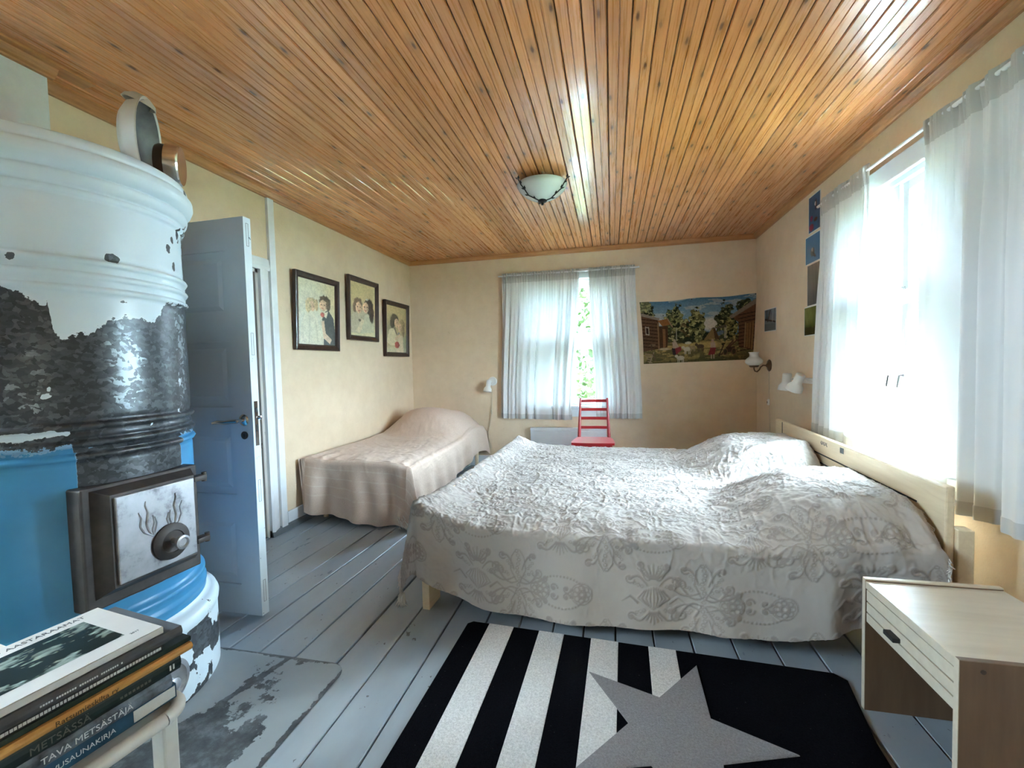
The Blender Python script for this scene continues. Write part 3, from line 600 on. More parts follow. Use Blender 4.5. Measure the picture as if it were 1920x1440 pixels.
    # base ring: patchy
    nb = fbm(D*.055+3, Z*9+2, 4, 21); pb = -.05+3.4*(nb-.50); peel = np.where(Z < .236, pb, peel); peel = np.where((Z >= .236) & (Z < .30), .25+1.0*(fbm(D*.12, Z*8, 3, 8)-.5), peel)
    blue = ((Z > .302) & (Z < .935)).astype(float)
    flake_glare = np.exp(-((D+8)/9)**2-((Z-1.14)/.12)**2)+.8*np.exp(-((D-30)/9)**2-((Z-1.2)/.2)**2)+.45*np.exp(-((D+42)/9)**2-((Z-1.12)/.2)**2)-.5*np.exp(-((D+25)/8)**2-((Z-1.15)/.2)**2)-.25*np.exp(-((D+48)/12)**2-((Z-1.25)/.15)**2)  # window glare painted into the bare metal's flakes, between darker bands
    grid_mesh('stove_drum', Pm, 'stove', root, True, True, {'peel': peel, 'blue': blue, 'flake_glare': flake_glare})
    # fire door assembly in a local frame (x out)
    A = math.radians(-3.5); fd = empty('fire_door', (0, 0, 0), A, parent=root)
    rp = SR*math.cos(math.radians(27))
    b = MB(); b.box(rp-.02, rp+.048, -.172, .172, .432, .795, bev=.006); b.build('mounting_frame', 'iron_dark', fd)
    x0 = rp+.048; x1 = x0+.045
    b = MB(); o = .150; i = .118; zc0, zc1 = .465, .785; i0, i1 = .502, .762
    V = [(x0, -o, zc0), (x0, o, zc0), (x0, o, zc1), (x0, -o, zc1), (x1, -i-.008, i0-.008), (x1, i+.008, i0-.008), (x1, i+.008, i1+.008), (x1, -i-.008, i1+.008)]
    b.add(V, [(4, 5, 6, 7), (0, 1, 5, 4), (1, 2, 6, 5), (2, 3, 7, 6), (3, 0, 4, 7), (3, 2, 1, 0)]); b.build('door_surround', 'iron_dark', fd)
    b = MB(); b.box(x1-.004, x1+.010, -i, i, i0, i1, bev=.003); b.build('door_plate', 'iron', fd)
    X = x1+.010
    def flame(pts, r0):
        b.tube([(X+.001, y, z) for y, z in pts], [r0*(.45+.55*math.sin(PI*k/(len(pts)-1))) for k in range(len(pts))], 6)
    b = MB()
    for s, yc in ((1, -.048), (-1, .062)):
        flame([(yc+s*.028, .612), (yc+s*.002, .632), (yc-s*.008, .655), (yc-s*.004, .68), (yc-s*.012, .698)], .004)
        flame([(yc+s*.028, .612), (yc+s*.014, .635), (yc+s*.010, .66), (yc+s*.016, .69), (yc+s*.008, .715), (yc+s*.010, .728)], .004)
        flame([(yc+s*.029, .612), (yc+s*.026, .635), (yc+s*.032, .655), (yc+s*.028, .678)], .0035)
        flame([(yc+s*.029, .612), (yc+s*.035, .632), (yc+s*.040, .652), (yc+s*.034, .672)], .003)
    b.build('flame_relief', 'iron', fd, True)
    b = MB(); cy, cz = .030, .577
    b.lathe([(.058, 0), (.058, .008), (.050, .014), (.036, .016), (.034, .012), (.0, .010)], 32, (X-.001, cy, cz), (1, 0, 0)); b.build('air_dial', 'iron_dark', fd, True)
    b = MB(); b.lathe([(0, .008), (.010, .008), (.009, .03), (.016, .036), (.022, .044), (.022, .054), (.016, .056), (.012, .05), (0, .05)], 24, (X, cy+.002, cz), (1, 0, 0)); b.build('air_knob', 'iron', fd, True)
    for zz in (.535, .752):
        b = MB(); b.box(x1-.03, x1+.004, .126, .172, zz-.009, zz+.009, bev=.003); b.tube([(x1-.012, .172, zz-.016), (x1-.012, .172, zz+.016)], .008, 10); b.build('hinge', 'iron_dark', fd, True)
    # ash hatch low on the base ring
    b = MB(); b.lathe([(.0, 0), (.075, 0), (.075, .014), (.06, .02), (.05, .012), (.02, .010), (.016, .03), (.022, .038), (.012, .044), (0, .044)], 32, (.395*math.cos(A), .395*math.sin(A), .115), (1, .02, 0)); b.build('ash_hatch', 'iron', root, True)
stove()
# things on the stove top
n_ = Vector((.80, .60, -.05)).normalized()
dish = empty('enamel_dish', (-1.60, 1.29, 1.804), 0, 'chipped white enamel dish standing on edge on the stove top', 'dish')
b = MB(); R_ = .142
b.lathe([(0, -.055), (.095, -.055), (.122, -.035), (.133, .0), (.142, .006), (.142, .010), (.132, .006)], 40, (0, 0, R_), n_); b.build('dish_body', 'enamel', dish, True)
b = MB(); b.lathe([(.132, .006), (.114, -.028), (.09, -.045), (0, -.045)], 40, (0, 0, R_), n_); b.build('dish_inside', 'enamel_in', dish, True)
b = MB(); b.lathe([(0, .028), (.024, .025), (.044, .010), (.050, -.004), (.047, -.004), (.04, .008), (.0, .022)], 24, (-.005, -.015, .268), (.35, .1, .93)); b.build('hood', 'enamel', dish, True)
tin = empty('round_tin', (-1.555, 1.325, 1.804), 0, 'small round brown tin with a chrome rim behind the enamel dish', 'tin')
b = MB(); b.lathe([(0, -.03), (.06, -.03), (.066, -.02), (.066, .01)], 32, (0, 0, .071), n_); b.build('tin_body', 'brown_lacquer', tin, True)
b = MB(); b.lathe([(.066, .0), (.070, .0), (.070, .038), (.065, .043), (.05, .043), (0, .043)], 32, (0, 0, .071), n_); b.build('chrome_rim', 'chrome', tin, True)

# hearth sheet on the floor in front of the stove
def rrect(x0, x1, y0, y1, r, n=6):
    P = []
    for cx, cy, a in ((x1-r, y1-r, 0), (x0+r, y1-r, 90), (x0+r, y0+r, 180), (x1-r, y0+r, 270)):
        for i in range(n+1): t = math.radians(a+90*i/n); P.append((cx+r*math.cos(t), cy+r*math.sin(t)))
    return P
hp = empty('hearth_plate', (0, 0, 0), 0, 'grey painted sheet-metal hearth plate worn to bare metal before the stove', 'hearth plate')
nx, ny = 60, 100; x0, x1, y0, y1, r = -1.66, -.985, .15, 1.45, .07
U, V = np.meshgrid(np.linspace(0, 1, nx), np.linspace(0, 1, ny))
X = x0+(x1-x0)*U; Y = y0+(y1-y0)*V
# squash the grid's far right corner into a rounded one
cx, cy = x1-r, y1-r; dx = np.clip(X-cx, 0, None)/r; dy = np.clip(Y-cy, 0, None)/r
k = np.where((dx > 0) & (dy > 0), np.maximum(dx, dy)/np.maximum(np.hypot(dx, dy), 1e-6), 1); X2 = np.where((dx > 0) & (dy > 0), cx+dx*k*r, X); Y2 = np.where((dx > 0) & (dy > 0), cy+dy*k*r, Y)
wear = .62*np.exp(-(((X-(-1.27))/.13)**2+((Y-.93)/.33)**2)**1.4)+.42*np.exp(-(((X+1.12)/.05)**2+((Y-1.05)/.16)**2))+.25
edge = np.minimum(np.minimum(x1-X2, y1-Y2), .2); wear = wear+.55*np.exp(-(edge/.013)**2)
crk = np.abs((X+1.24)-(1.42-Y)*-.28); wear = wear+.45*np.exp(-(crk/.008)**2)*(Y > 1.18)
Zp = np.full_like(X, .0045); Zp[0] = Zp[-1] = .0005; Zp[:, 0] = Zp[:, -1] = .0005
grid_mesh('sheet', np.stack([X2, Y2, Zp], -1), 'hearth', hp, False, True, {'wear': wear})

# ================================================================== TROLLEY AND BOOKS
TE2 = Vector((.145, .989, 0)).normalized(); TE1 = Vector((TE2.y, -TE2.x, 0)); TRZ = math.atan2(TE1.y, TE1.x)
TQ = Vector((-.845, .700, 0))        # far right corner of the tray
TZ = .456
tr = empty('serving_trolley', TQ, TRZ, 'white serving trolley with rounded tray rim carrying a stack of books', 'trolley')
# local: x = TE1 (to the right), y = TE2 (away from camera); corner at origin
TWd, TLn = .42, .62
def rim_pts(r=.045):
    P = []
    for cx, cy, a in ((-r, -r, 0), (-TWd+r, -r, 90), (-TWd+r, -TLn+r, 180), (-r, -TLn+r, 270)):
        for i in range(7): t = math.radians(a+90*i/6); P.append((cx+r*math.cos(t), cy+r*math.sin(t)))
    return P
rp_ = rim_pts(); b = MB(); b.prism(rp_, TZ-.014, TZ-.002); b.build('tray', 'trolley', tr)
b = MB(); b.tube([(x, y, TZ-.004) for x, y in rp_]+[(rp_[0][0], rp_[0][1], TZ-.004)], .013, 10, cap=False); b.build('tray_rim', 'trolley', tr, True)
for lx, ly in ((-.028, -.03), (-TWd+.028, -.03), (-.028, -TLn+.03), (-TWd+.028, -TLn+.03)):
    MB().box(lx-.02, lx+.02, ly-.014, ly+.014, .05, TZ-.012, bev=.004).build('leg', 'trolley', tr)
    b = MB(); b.lathe([(0, -.01), (.025, -.01), (.025, .01), (0, .01)], 16, (lx, ly, .0305), (1, 0, 0)); b.build('caster', 'iron_dark', tr, True)
b = MB(); b.box(-TWd+.02, -.02, -TLn+.02, -.02, .14, .155, bev=.004); b.build('lower_shelf', 'trolley', tr)
def book(label, z, th, far, right, wid, ln, cover, pages='paper', hard=.0022, soft=False, tilt=0):
    """far: offset of the far end along TE2 from TQ, right: offset of the spine along TE1"""
    p = TQ+TE2*(far+.028-ln)+TE1*(right+.012)
    o = empty('book', (p.x, p.y, z), TRZ+tilt, label, 'book', 'books stacked on the trolley')
    b = MB(); h = hard; b.box(-wid, 0, 0, ln, 0, h, bev=.0005); b.box(-wid, 0, 0, ln, th-h, th, bev=.0005)
    if soft: b.box(-h, 0, 0, ln, h*.5, th-h*.5)
    else:
        P = [(0, h*.2), (.003, th*.25), (.004, th*.5), (.003, th*.75), (0, th-h*.2), (-.003, th-h), (-.003, h)]
        b.extrude(P, (0, 0, 0), (0, ln, 0), (1, 0, 0))
    b.build('cover', cover, o)
    MB().box(-wid+.003, -.003, .003, ln-.003, h, th-h).build('pages', pages, o)
    return o
z = TZ+.0100
SPX = (0, 1, 0); SPY = (0, 0, 1)   # spine text axes in book frame
# bottom to top
o8 = book('blue smoke-sauna book at the bottom of the stack, lying on the tray', z, .029, -.036, -.035, .22, .30, 'cover_blue', soft=True)
MB().box(-.0005, .0012, .225, .297, .004, .0255).build('page_edge', 'paper', o8)
text('lettering', 'SAVUSAUNAKIRJA', .0125, 'ink_white', o8, (.0014, .095, .0100), SPX, SPY); z += .0295
o7 = book('grey-blue photo book with bold white spine title, above the smoke-sauna book', z, .026, -.046, -.032, .22, .29, 'cover_photo')
text('lettering', 'TAVA METSÄSTÄJÄ', .0150, 'ink_white', o7, (.0042, .095, .0070), SPX, SPY); z += .0265
o6 = book('black-green hardcover with dim spine title under the orange book', z, .030, -.028, -.032, .23, .31, 'cover_teal')
text('lettering', 'METSÄSSÄ', .017, 'ink_dim', o6, (.0042, .085, .0065), SPX, SPY)
for k in range(8): MB().box(.0040, .0044, .205+k*.0065, .2095+k*.0065, .010, .0145).build('spine_mark', 'ink_dim', o6)
for k in (0, .006): MB().box(.0040, .0044, .288+k, .291+k, .008, .018).build('spine_mark', 'paper', o6)
z += .0305
o5 = book('orange hardback with brown spine title in the middle of the stack', z, .015, -.010, -.022, .20, .30, 'cover_orange')
text('lettering', 'Ratsumieskilta ry', .0125, 'ink_dark', o5, (.0042, .085, .0035), SPX, SPY); z += .0155
o4 = book('thin dark green book on top of the orange one', z, .009, -.007, -.028, .23, .31, 'cover_green', soft=True); z += .0095
o3 = book('thin black booklet with white striped edge in the stack', z, .009, -.058, -.032, .20, .29, 'cover_stripe', soft=True)
for k in range(58): MB().box(-.0003, .0005, .004+k*.0049, .0072+k*.0049+random.uniform(0, .0012), .0025, .0075).build('stripe', 'paper', o3)
z += .0095
o2 = book('charcoal photo hardcover second from the top of the stack', z, .020, -.022, -.032, .22, .30, 'cover_dark')
for k in range(34):
    if k % 9 == 5: continue
    MB().box(.0040, .0043, .085+k*.0033, .0873+k*.0033, .0085, .0115).build('spine_mark', 'ink_white', o2)
z += .0205
o1 = book('pale grey photo yearbook with a dark tree photograph, topmost of the stack', z, .013, -.052, -.038, .215, .30, 'cover_grey', soft=True)
MB().box(-.0004, .0012, .0, .3, .0006, .0118).build('page_edge', 'paper', o1)
text('lettering', 'SFOTO AASTARAAMAT', .0165, 'ink_black', o1, (-.190, .095, .0131), (0, 1, 0), (-1, 0, 0), xs=1.0)
text('lettering', '2017', .0075, 'ink_black', o1, (-.030, .262, .0131), (0, 1, 0), (-1, 0, 0))
cv_n = 150; U, V = np.meshgrid(np.linspace(0, 1, 170), np.linspace(0, 1, 110)); F1 = fbm(U*7, V*7, 5, 31); F2 = fbm(U*16+3, V*22, 4, 41)
tree = sm(.46, .60, F1+.22*(F2-.5)+.16*np.exp(-((V-.5)/.28)**2)-.12); cc = np.stack([.012+.20*tree*F2*1.6, .018+.23*tree*F2*1.6, .016+.20*tree*F2*1.6], -1)
grid_mesh('cover_photograph', np.stack([-.040-.135*(1-V), .012+.245*U, np.full_like(U, .0132)], -1), 'photo', o1, False, False, None, cc)
# card lying beyond the stack
b = MB(); b.box(-.055, .055, -.125, .125, 0, .0012); pc = TQ+TE1*(-.332)+TE2*(-.275)
o = b.build('greeting_card', 'card'); o.location = (pc.x, pc.y, z-.004); o.rotation_euler = (0, 0, TRZ)
tag(o, 'cream card lying beside the topmost book', 'card')
bb = MB(); bb.box(-.05, .05, -.12, .12, 0, z-.0045-TZ); o = bb.build('storage_box', 'card'); o.location = (pc.x, pc.y, TZ); o.rotation_euler = (0, 0, TRZ); tag(o, 'cream cardboard box under the card beside the books', 'box')

# ================================================================== RUG
rug = empty('rug', (0, 0, 0), 0, 'black shaggy rug with white stripes and a large grey star', 'rug')
RA = Vector((-.622, 1.794, 0)); re = Vector((.9984, -.0560, 0)); rn = Vector((-.030, -.9995, 0))   # along top edge, toward camera
def rp2(a, d): p = RA+re*a+rn*d; return (p.x, p.y)
RL, RD = 1.42, 1.05
def slab(name, poly, z0, z1, mat, inset=.004):
    n = len(poly); c = Vector((sum(p[0] for p in poly)/n, sum(p[1] for p in poly)/n))
    b = MB(); V = [(x, y, z0) for x, y in poly]+[(x, y, z1-.003) for x, y in poly]
    q = []
    for i in range(n):   # inset for soft pile edge
        p0, p1, p2 = Vector(poly[i-1]), Vector(poly[i]), Vector(poly[(i+1) % n]); e1 = (p1-p0).normalized(); e2 = (p2-p1).normalized()
        nn = Vector((-(e1+e2).y, (e1+e2).x)); nn = nn.normalized() if nn.length > 1e-6 else Vector((0, 0)); q.append(p1+nn*inset)
    V += [(p.x, p.y, z1) for p in q]
    b.add(V, [tuple(range(n-1, -1, -1))]+[(i, (i+1) % n, n+(i+1) % n, n+i) for i in range(n)]+[(n+i, n+(i+1) % n, 2*n+(i+1) % n, 2*n+i) for i in range(n)]+[tuple(range(2*n, 3*n))])
    bm_o = b.build(name, mat, rug); return bm_o
def ccw(P):
    a = sum(P[i-1][0]*P[i][1]-P[i][0]*P[i-1][1] for i in range(len(P))); return P if a > 0 else P[::-1]
slab('pile_ground', ccw([rp2(.02, 0), rp2(RL-.05, 0), rp2(RL-.02, .03), rp2(RL-.06, .30), rp2(RL-.085, RD), rp2(0, RD), rp2(0, .02)]), .001, .013, 'rug_black', .006)
star = [(.285, 1.662), (.283, 1.416), (.495, 1.325), (.283, 1.256), (.24, 1.03), (.09, 1.215), (-.125, 1.150), (.034, 1.351), (-.094, 1.556), (.137, 1.477)]
for s0, s1 in ((.094, .204), (.312, .418), (.526, .634), (.746, .848)):
    slab('white_stripe', ccw([rp2(s0, .004), rp2(s1, .004), rp2(s1+.004, RD-.004), rp2(s0+.004, RD-.004)]), .0125, .0150, 'rug_white', .003)
slab('star', ccw(star), .0145, .0185, 'rug_grey', .003)

# ================================================================== DOUBLE BED
BA = Vector((-.87, 1.86, 0)); BRZ = math.atan2(-.0471, .99889)
BL, BW = 1.988, 1.84
bed = empty('double_bed', BA, BRZ, 'birch double bed with slotted headboard under the ivory bedspread', 'bed')
# legs (boards), rails, footboard, headboard in local coords: x along length, y across
for ly0, ly1 in ((.0, .12), (BW-.12, BW)):
    MB().box(.0, .035, ly0, ly1, 0, .30, bev=.002).build('leg', 'birch', bed)
MB().box(.0, .03, .0, BW, .28, .485, bev=.004).build('footboard', 'birch', bed)
for y0 in (.02, BW-.045): MB().box(.03, BL, y0, y0+.025, .20, .34, bev=.003).build('side_rail', 'birch_x', bed)
for ly in (.02, BW-.06): MB().box(BL-.05, BL-.005, ly, ly+.04, 0, .34, bev=.002).build('leg', 'birch', bed)
MB().box(.04, BL-.01, .05, BW-.05, .30, .415, bev=.03).build('mattress', 'mattress', bed)
hb = MB().box(BL, BL+.028, .03, 1.93, .20, .665, bev=.006).build('headboard', 'birch', bed)
MB().box(BL-.003, BL, 1.765, 1.77, .30, .66).build('joint_line', 'slot', hb)
MB().box(BL-.0015, BL+.002, .19, 1.45, .561, .568).build('slot', 'slot', hb)
MB().box(BL-.0015, BL+.002, .19, 1.45, .511, .518).build('slot', 'slot', hb)
MB().box(BL-.0012, BL+.002, .80, .84, .622, .650).build('sticker', 'enamel_in', hb)
b = MB()
for k in range(5): b.tube([(BL-.0008, 1.00+k*.018, .622+.006*(k % 2)), (BL-.0008, 1.012+k*.018, .632-.006*(k % 2)), (BL-.0008, 1.004+k*.018, .642)], .0018, 5)
b.build('scribble', 'enamel_in', hb)
for ly in (.015, 1.87): MB().box(BL+.028, BL+.075, ly, ly+.05, 0, .52, bev=.003).build('headboard_post', 'birch', bed)

# damask tile ------------------------------------------------------
def damask_tile():
    W, H = 440, 300; T = np.zeros((H, W)); S = 600.0   # px per metre : .88 x .60 m
    yy, xx = np.mgrid[0:H, 0:W]
    def stamp(x, y, r, v=1.0):
        for ox in (-W, 0, W):
            for oy in (-H, 0, H):
                X, Y = x+ox, y+oy
                if X < -r-2 or X > W+r+2 or Y < -r-2 or Y > H+r+2: continue
                a0, a1 = max(0, int(Y-r-2)), min(H, int(Y+r+3)); c0, c1 = max(0, int(X-r-2)), min(W, int(X+r+3))
                if a0 >= a1 or c0 >= c1: continue
                d = np.hypot(xx[a0:a1, c0:c1]-X, yy[a0:a1, c0:c1]-Y); T[a0:a1, c0:c1] = np.maximum(T[a0:a1, c0:c1], v*np.clip(r+.7-d, 0, 1))
    def line(P, r, r1=None, v=1.0):
        P = np.array(P, float); r1 = r if r1 is None else r1
        L = np.r_[0, np.cumsum(np.hypot(*np.diff(P, axis=0).T))]; r = r*.66; r1 = r1*.66; n = max(2, int(L[-1]/1.0)); t = np.linspace(0, L[-1], n)
        X = np.interp(t, L, P[:, 0]); Y = np.interp(t, L, P[:, 1])
        for i in range(n): stamp(X[i], Y[i], r+(r1-r)*i/n, v)
    def ring(x, y, R, r, v=1.0): a = np.linspace(0, 2*PI, 40); line(np.c_[x+R*np.cos(a), y+R*np.sin(a)], r, None, v)
    def spiral(x, y, R, a0, turns, sgn, w=3.0):
        t = np.linspace(0, 1, 60); a = a0+sgn*t*turns*2*PI; rr = R*(1-t*.85); line(np.c_[x+rr*np.cos(a), y+rr*np.sin(a)], w, w*.6); stamp(x, y, w+1.2)
    def scroll(x, y, dx, dy, sx, R=17):
        # a comma leaf: curved stem ending in a spiral with beads
        t = np.linspace(0, 1, 30); X = x+dx*t; Y = y+dy*t-sx*14*np.sin(PI*t); line(np.c_[X, Y], 1.8, 4.0)
        spiral(x+dx, y+dy, R*.75, math.atan2(-dy, -dx), 1.25, 1 if sx > 0 else -1, 3.2)
        for k in (.35, .55, .75): ring(x+dx*k-sx*6*dy/40, y+dy*k+sx*7, 3.2, 1.1)
    for cx, cy in ((110, 75), (330, 225)):          # scroll columns, half drop
        for s in (-1, 1):
            for q in (-1, 1):
                scroll(cx+s*6, cy+q*8, s*46, q*30, q*1.0, 18); scroll(cx+s*10, cy+q*40, s*30, q*36, -q*1.0, 14)
                scroll(cx+s*8, cy+q*22, s*62, q*6, q*1.0, 12)
                line([(cx+s*4, cy+q*10), (cx+s*20, cy+q*40), (cx+s*16, cy+q*74), (cx+s*4, cy+q*92)], 2.2, 1.2)
        for k in range(-8, 9): ring(cx+3*math.sin(k*1.3), cy+k*11, 4.0, 1.4)
    for cx, cy in ((220, 75), (0, 225)):            # cartouches with flowers
        a = np.linspace(0, 2*PI, 90)
        for t in a[::2]: stamp(cx+62*np.cos(t), cy+38*np.sin(t), 2.3)
        for s in (-1, 1):
            fx = cx+s*52
            for k in range(8): t = k*PI/4; ring(fx+15*math.cos(t), cy+15*math.sin(t), 6.0, 2.0)
            ring(fx, cy, 6, 2.5); ring(fx, cy, 25, 1.5)
            spiral(cx+s*16, cy-9, 10, 0, 1.2, s, 3); spiral(cx+s*16, cy+10, 10, 0, 1.2, -s, 3); stamp(cx+s*30, cy-8, 3.5); stamp(cx+s*30, cy+9, 3.5)
    for cx, cy in ((0, 75), (220, 225)):            # vase / pineapple with plumes
        for k in range(-4, 5): line([(cx+k*4.0, cy-26+abs(k)*3), (cx+k*9.0, cy), (cx+k*5.0, cy+28-abs(k)*2)], 1.6, 2.0)
        for s in (-1, 1):
            scroll(cx+s*10, cy-30, s*40, -14, 1.0, 14); scroll(cx+s*14, cy+32, s*40, 14, -1.0, 15); scroll(cx+s*8, cy+46, s*22, 34, 1.0, 12)
            line([(cx+s*36, cy-10), (cx+s*54, cy+4), (cx+s*72, cy-10)], 4.0, 1.0)
        for k in range(-3, 4): line([(cx+k*2.5, cy-32), (cx+k*9, cy-62+abs(k)*5)], 3.0, 1.2)
        for k in range(-3, 4): line([(cx+k*3, cy+50), (cx+k*12, cy+84-abs(k)*4)], 4.0, 1.5)
    return T, S
TILE, TS = damask_tile()
def damask(a, b):
    H, W = TILE.shape; x = (a*TS) % W; y = (b*TS) % H; xi = np.floor(x).astype(int); yi = np.floor(y).astype(int); fx = x-xi; fy = y-yi
    g = lambda j, i: TILE[j % H, i % W]
    return (g(yi, xi)*(1-fx)+g(yi, xi+1)*fx)*(1-fy)+(g(yi+1, xi)*(1-fx)+g(yi+1, xi+1)*fx)*fy

def bed_height(s, t):
    z = np.full_like(s, .432)
    z = z+.062*np.exp(-(np.clip(s, 0, None)/.10)**1.5)
    z = z+.018*np.exp(-(s/.25)**2)*(np.exp(-(t/.12)**2)+np.exp(-((t-BW)/.12)**2))
    z = z-.012*np.exp(-((s-.9)/.5)**2)*np.exp(-((t-.9)/.6)**2)
    # pillows
    def pil(cs, ct, ls, lt, hgt, p=2.0):
        d = np.sqrt(np.abs((s-cs)/ls)**2.4+np.abs((t-ct)/lt)**2.6); return hgt*(1-sm(.25, 1.0, d))
    far = pil(1.80, 1.38, .62, .60, .175); near = pil(1.84, .42, .56, .56, .155)
    z = z+np.maximum(far, near)+.25*np.minimum(far, near)
    # folds between the pillows and toward the head
    z = z+.020*np.exp(-(((t-1.08)-.35*(s-1.6))/.035)**2)*sm(1.45, 1.7, s)-.016*np.exp(-(((t-.93)-.2*(s-1.6))/.04)**2)*sm(1.4, 1.65, s)
    z = z+.012*np.exp(-(((t-.62)+.85*(s-1.45))/.03)**2)*sm(1.20, 1.40, s)*(1-sm(1.55, 1.8, s))
    z = z-.010*np.exp(-(((t-1.55)+.5*(s-1.75))/.03)**2)*sm(1.55, 1.7, s)
    z = z-.06*sm(1.93, 2.02, s)
    return z
def drape(l, r=.028, flare=.05):
    th = np.clip(l/r, 0, PI/2); ex = np.clip(l-r*PI/2, 0, None)
    return r*np.sin(th)+flare*ex, r*(1-np.cos(th))+ex*math.sqrt(1-flare*flare)
def make_bedspread():
    na, nb = 600, 600
    a = np.linspace(-.34, 1.965, na); bq = np.linspace(-.37, BW+.20, nb); A, Bq = np.meshgrid(a, bq)
    hem = np.interp(A, [-.4, 0, .25, .5, .97, 1.37, 1.75, 1.97], [.36, .35, .375, .38, .365, .345, .33, .30])/.37
    da = np.clip(-A, 0, None); db = np.clip(-Bq, 0, None)*hem; dfar = np.clip(Bq-BW, 0, None)
    s = np.clip(A, 0, None); t = np.clip(Bq, 0, BW)
    inset = .0
    z = bed_height(s, t)
    # soft near edge: mattress rounds off before the overhang
    z = z-.018*np.exp(-(t/.05)**2)*(sm(.05, .35, s))
    rr = np.hypot(da, db); phi = np.arctan2(db, np.maximum(da, 1e-9)); corner = (da > 0) & (db > 0)
    l = np.where(corner, rr, np.maximum(da, db))
    out, down = drape(l)
    down = np.where(corner, down*(1-.10*np.sin(2*phi)), down)
    fold = .012*np.sin(A*9+1.2)*sm(.05, .3, db)+.008*np.sin(A*21+.5*np.sin(A*5))*sm(.03, .3, db)
    fold = fold+.022*sm(.02, .25, db)*(np.exp(-((A-1.62)/.05)**2)-.7*np.exp(-((A-1.74)/.05)**2)+.8*np.exp(-((A-1.86)/.05)**2))
    pull = .030*sm(.02, .3, db)*np.exp(-((A-.16)/.10)**2)
    px = s-np.where(da > 0, out*np.where(corner, np.cos(phi), 1), 0)-np.where(da > 0, .16*da*np.exp(-((t-.05)/.20)**2), 0)
    py = t-np.where(db > 0, out*np.where(corner, np.sin(phi), 1)+fold*np.where(corner, 0, 1)-pull*np.where(corner, 0, 1), 0)+np.where(dfar > 0, drape(dfar)[0], 0)
    px = px+np.where((da > 0) & ~corner, .015*np.sin(Bq*12)*sm(.05, .3, da), 0)
    pz = z-down-np.where(dfar > 0, drape(dfar)[1], 0)
    # head end near corner slides forward along the side
    # relief: wrinkles + damask emboss, along approximate normal
    dam = damask(A+.08, Bq+.12)
    wr = (fbm(A*46+5*fbm(A*6, Bq*6, 2, 70), Bq*34, 3, 61)-.5)*.0105+(fbm(A*95, Bq*80, 2, 66)-.5)*.0040
    ridg = np.abs(fbm(A*12+2.0*fbm(A*3, Bq*3, 2, 90), Bq*4, 3, 81)-.5); wr = wr+.004*np.exp(-(ridg/.03)**2)+.008*(fbm(A*5, Bq*5, 2, 95)-.5)
    topm = np.where(l <= .02, 1.0, 0.0); amt = np.where(l <= .03, 1.0, np.where(l < .12, .6, .28))
    long_fold = .008*np.sin(A*44+5*fbm(A*3, Bq*2, 2, 77))*(.35+.65*vnoise(A*5, Bq*0+3, 78))*np.exp(-(t/.16)**2)*np.where(da > 0, 0, np.exp(-(db/.07)**2))*sm(.1, .4, A)
    P0 = np.stack([px, py, pz], -1)
    du = np.gradient(P0, axis=1); dv = np.gradient(P0, axis=0); N = np.cross(du, dv); N /= np.maximum(np.linalg.norm(N, axis=2, keepdims=True), 1e-9)
    P1 = P0+N*((wr*amt+long_fold)+.0032*dam)[..., None]
    P1[..., 2] = np.maximum(P1[..., 2], .03)
    root = empty('bedspread', BA, BRZ, 'ivory embossed damask bedspread with fringe draped over the double bed', 'bedspread')
    grid_mesh('cloth', P1, 'spread', root, False, True, {'dam': dam})
    # fringe along the foot hem and head edge
    b = MB(); rg = random.Random(3)
    def strands(edge, outv, n, ln):
        idx = np.linspace(0, len(edge)-1, n)
        for k in idx:
            i = int(k); p = Vector(edge[i]); d = Vector(outv); L = ln*rg.uniform(.6, 1.2)
            p2 = p+d*L*.4+Vector((rg.uniform(-.008, .008), rg.uniform(-.008, .008), -L*.5)); p3 = p+d*L*.5+Vector((rg.uniform(-.012, .012), rg.uniform(-.012, .012), -L))
            b.tube([p, p2, p3], [.0022, .002, .0012], 4, cap=False)
    strands(P1[:330, 0], (-.3, 0, 0), 210, .045)
    strands(P1[:, -1], (.25, 0, .5), 330, .035)
    o = b.build('fringe', 'fringe', root, fix=False); o['kind'] = 'stuff'
    # the heavy corner tassel
    tp = Vector(P1[0, 0]); b = MB()
    for k in range(26):
        q = tp+Vector((rg.uniform(-.012, .012), rg.uniform(-.012, .012), 0)); b.tube([q, q+Vector((rg.uniform(-.01, .01), rg.uniform(-.01, .01), -.03)), q+Vector((rg.uniform(-.02, .02), rg.uniform(-.02, .02), -min(.055, tp.z-.012)))], [.003, .003, .0015], 4, cap=False)
    b.build('tassel', 'fringe', root, fix=False)['kind'] = 'stuff'
make_bedspread()

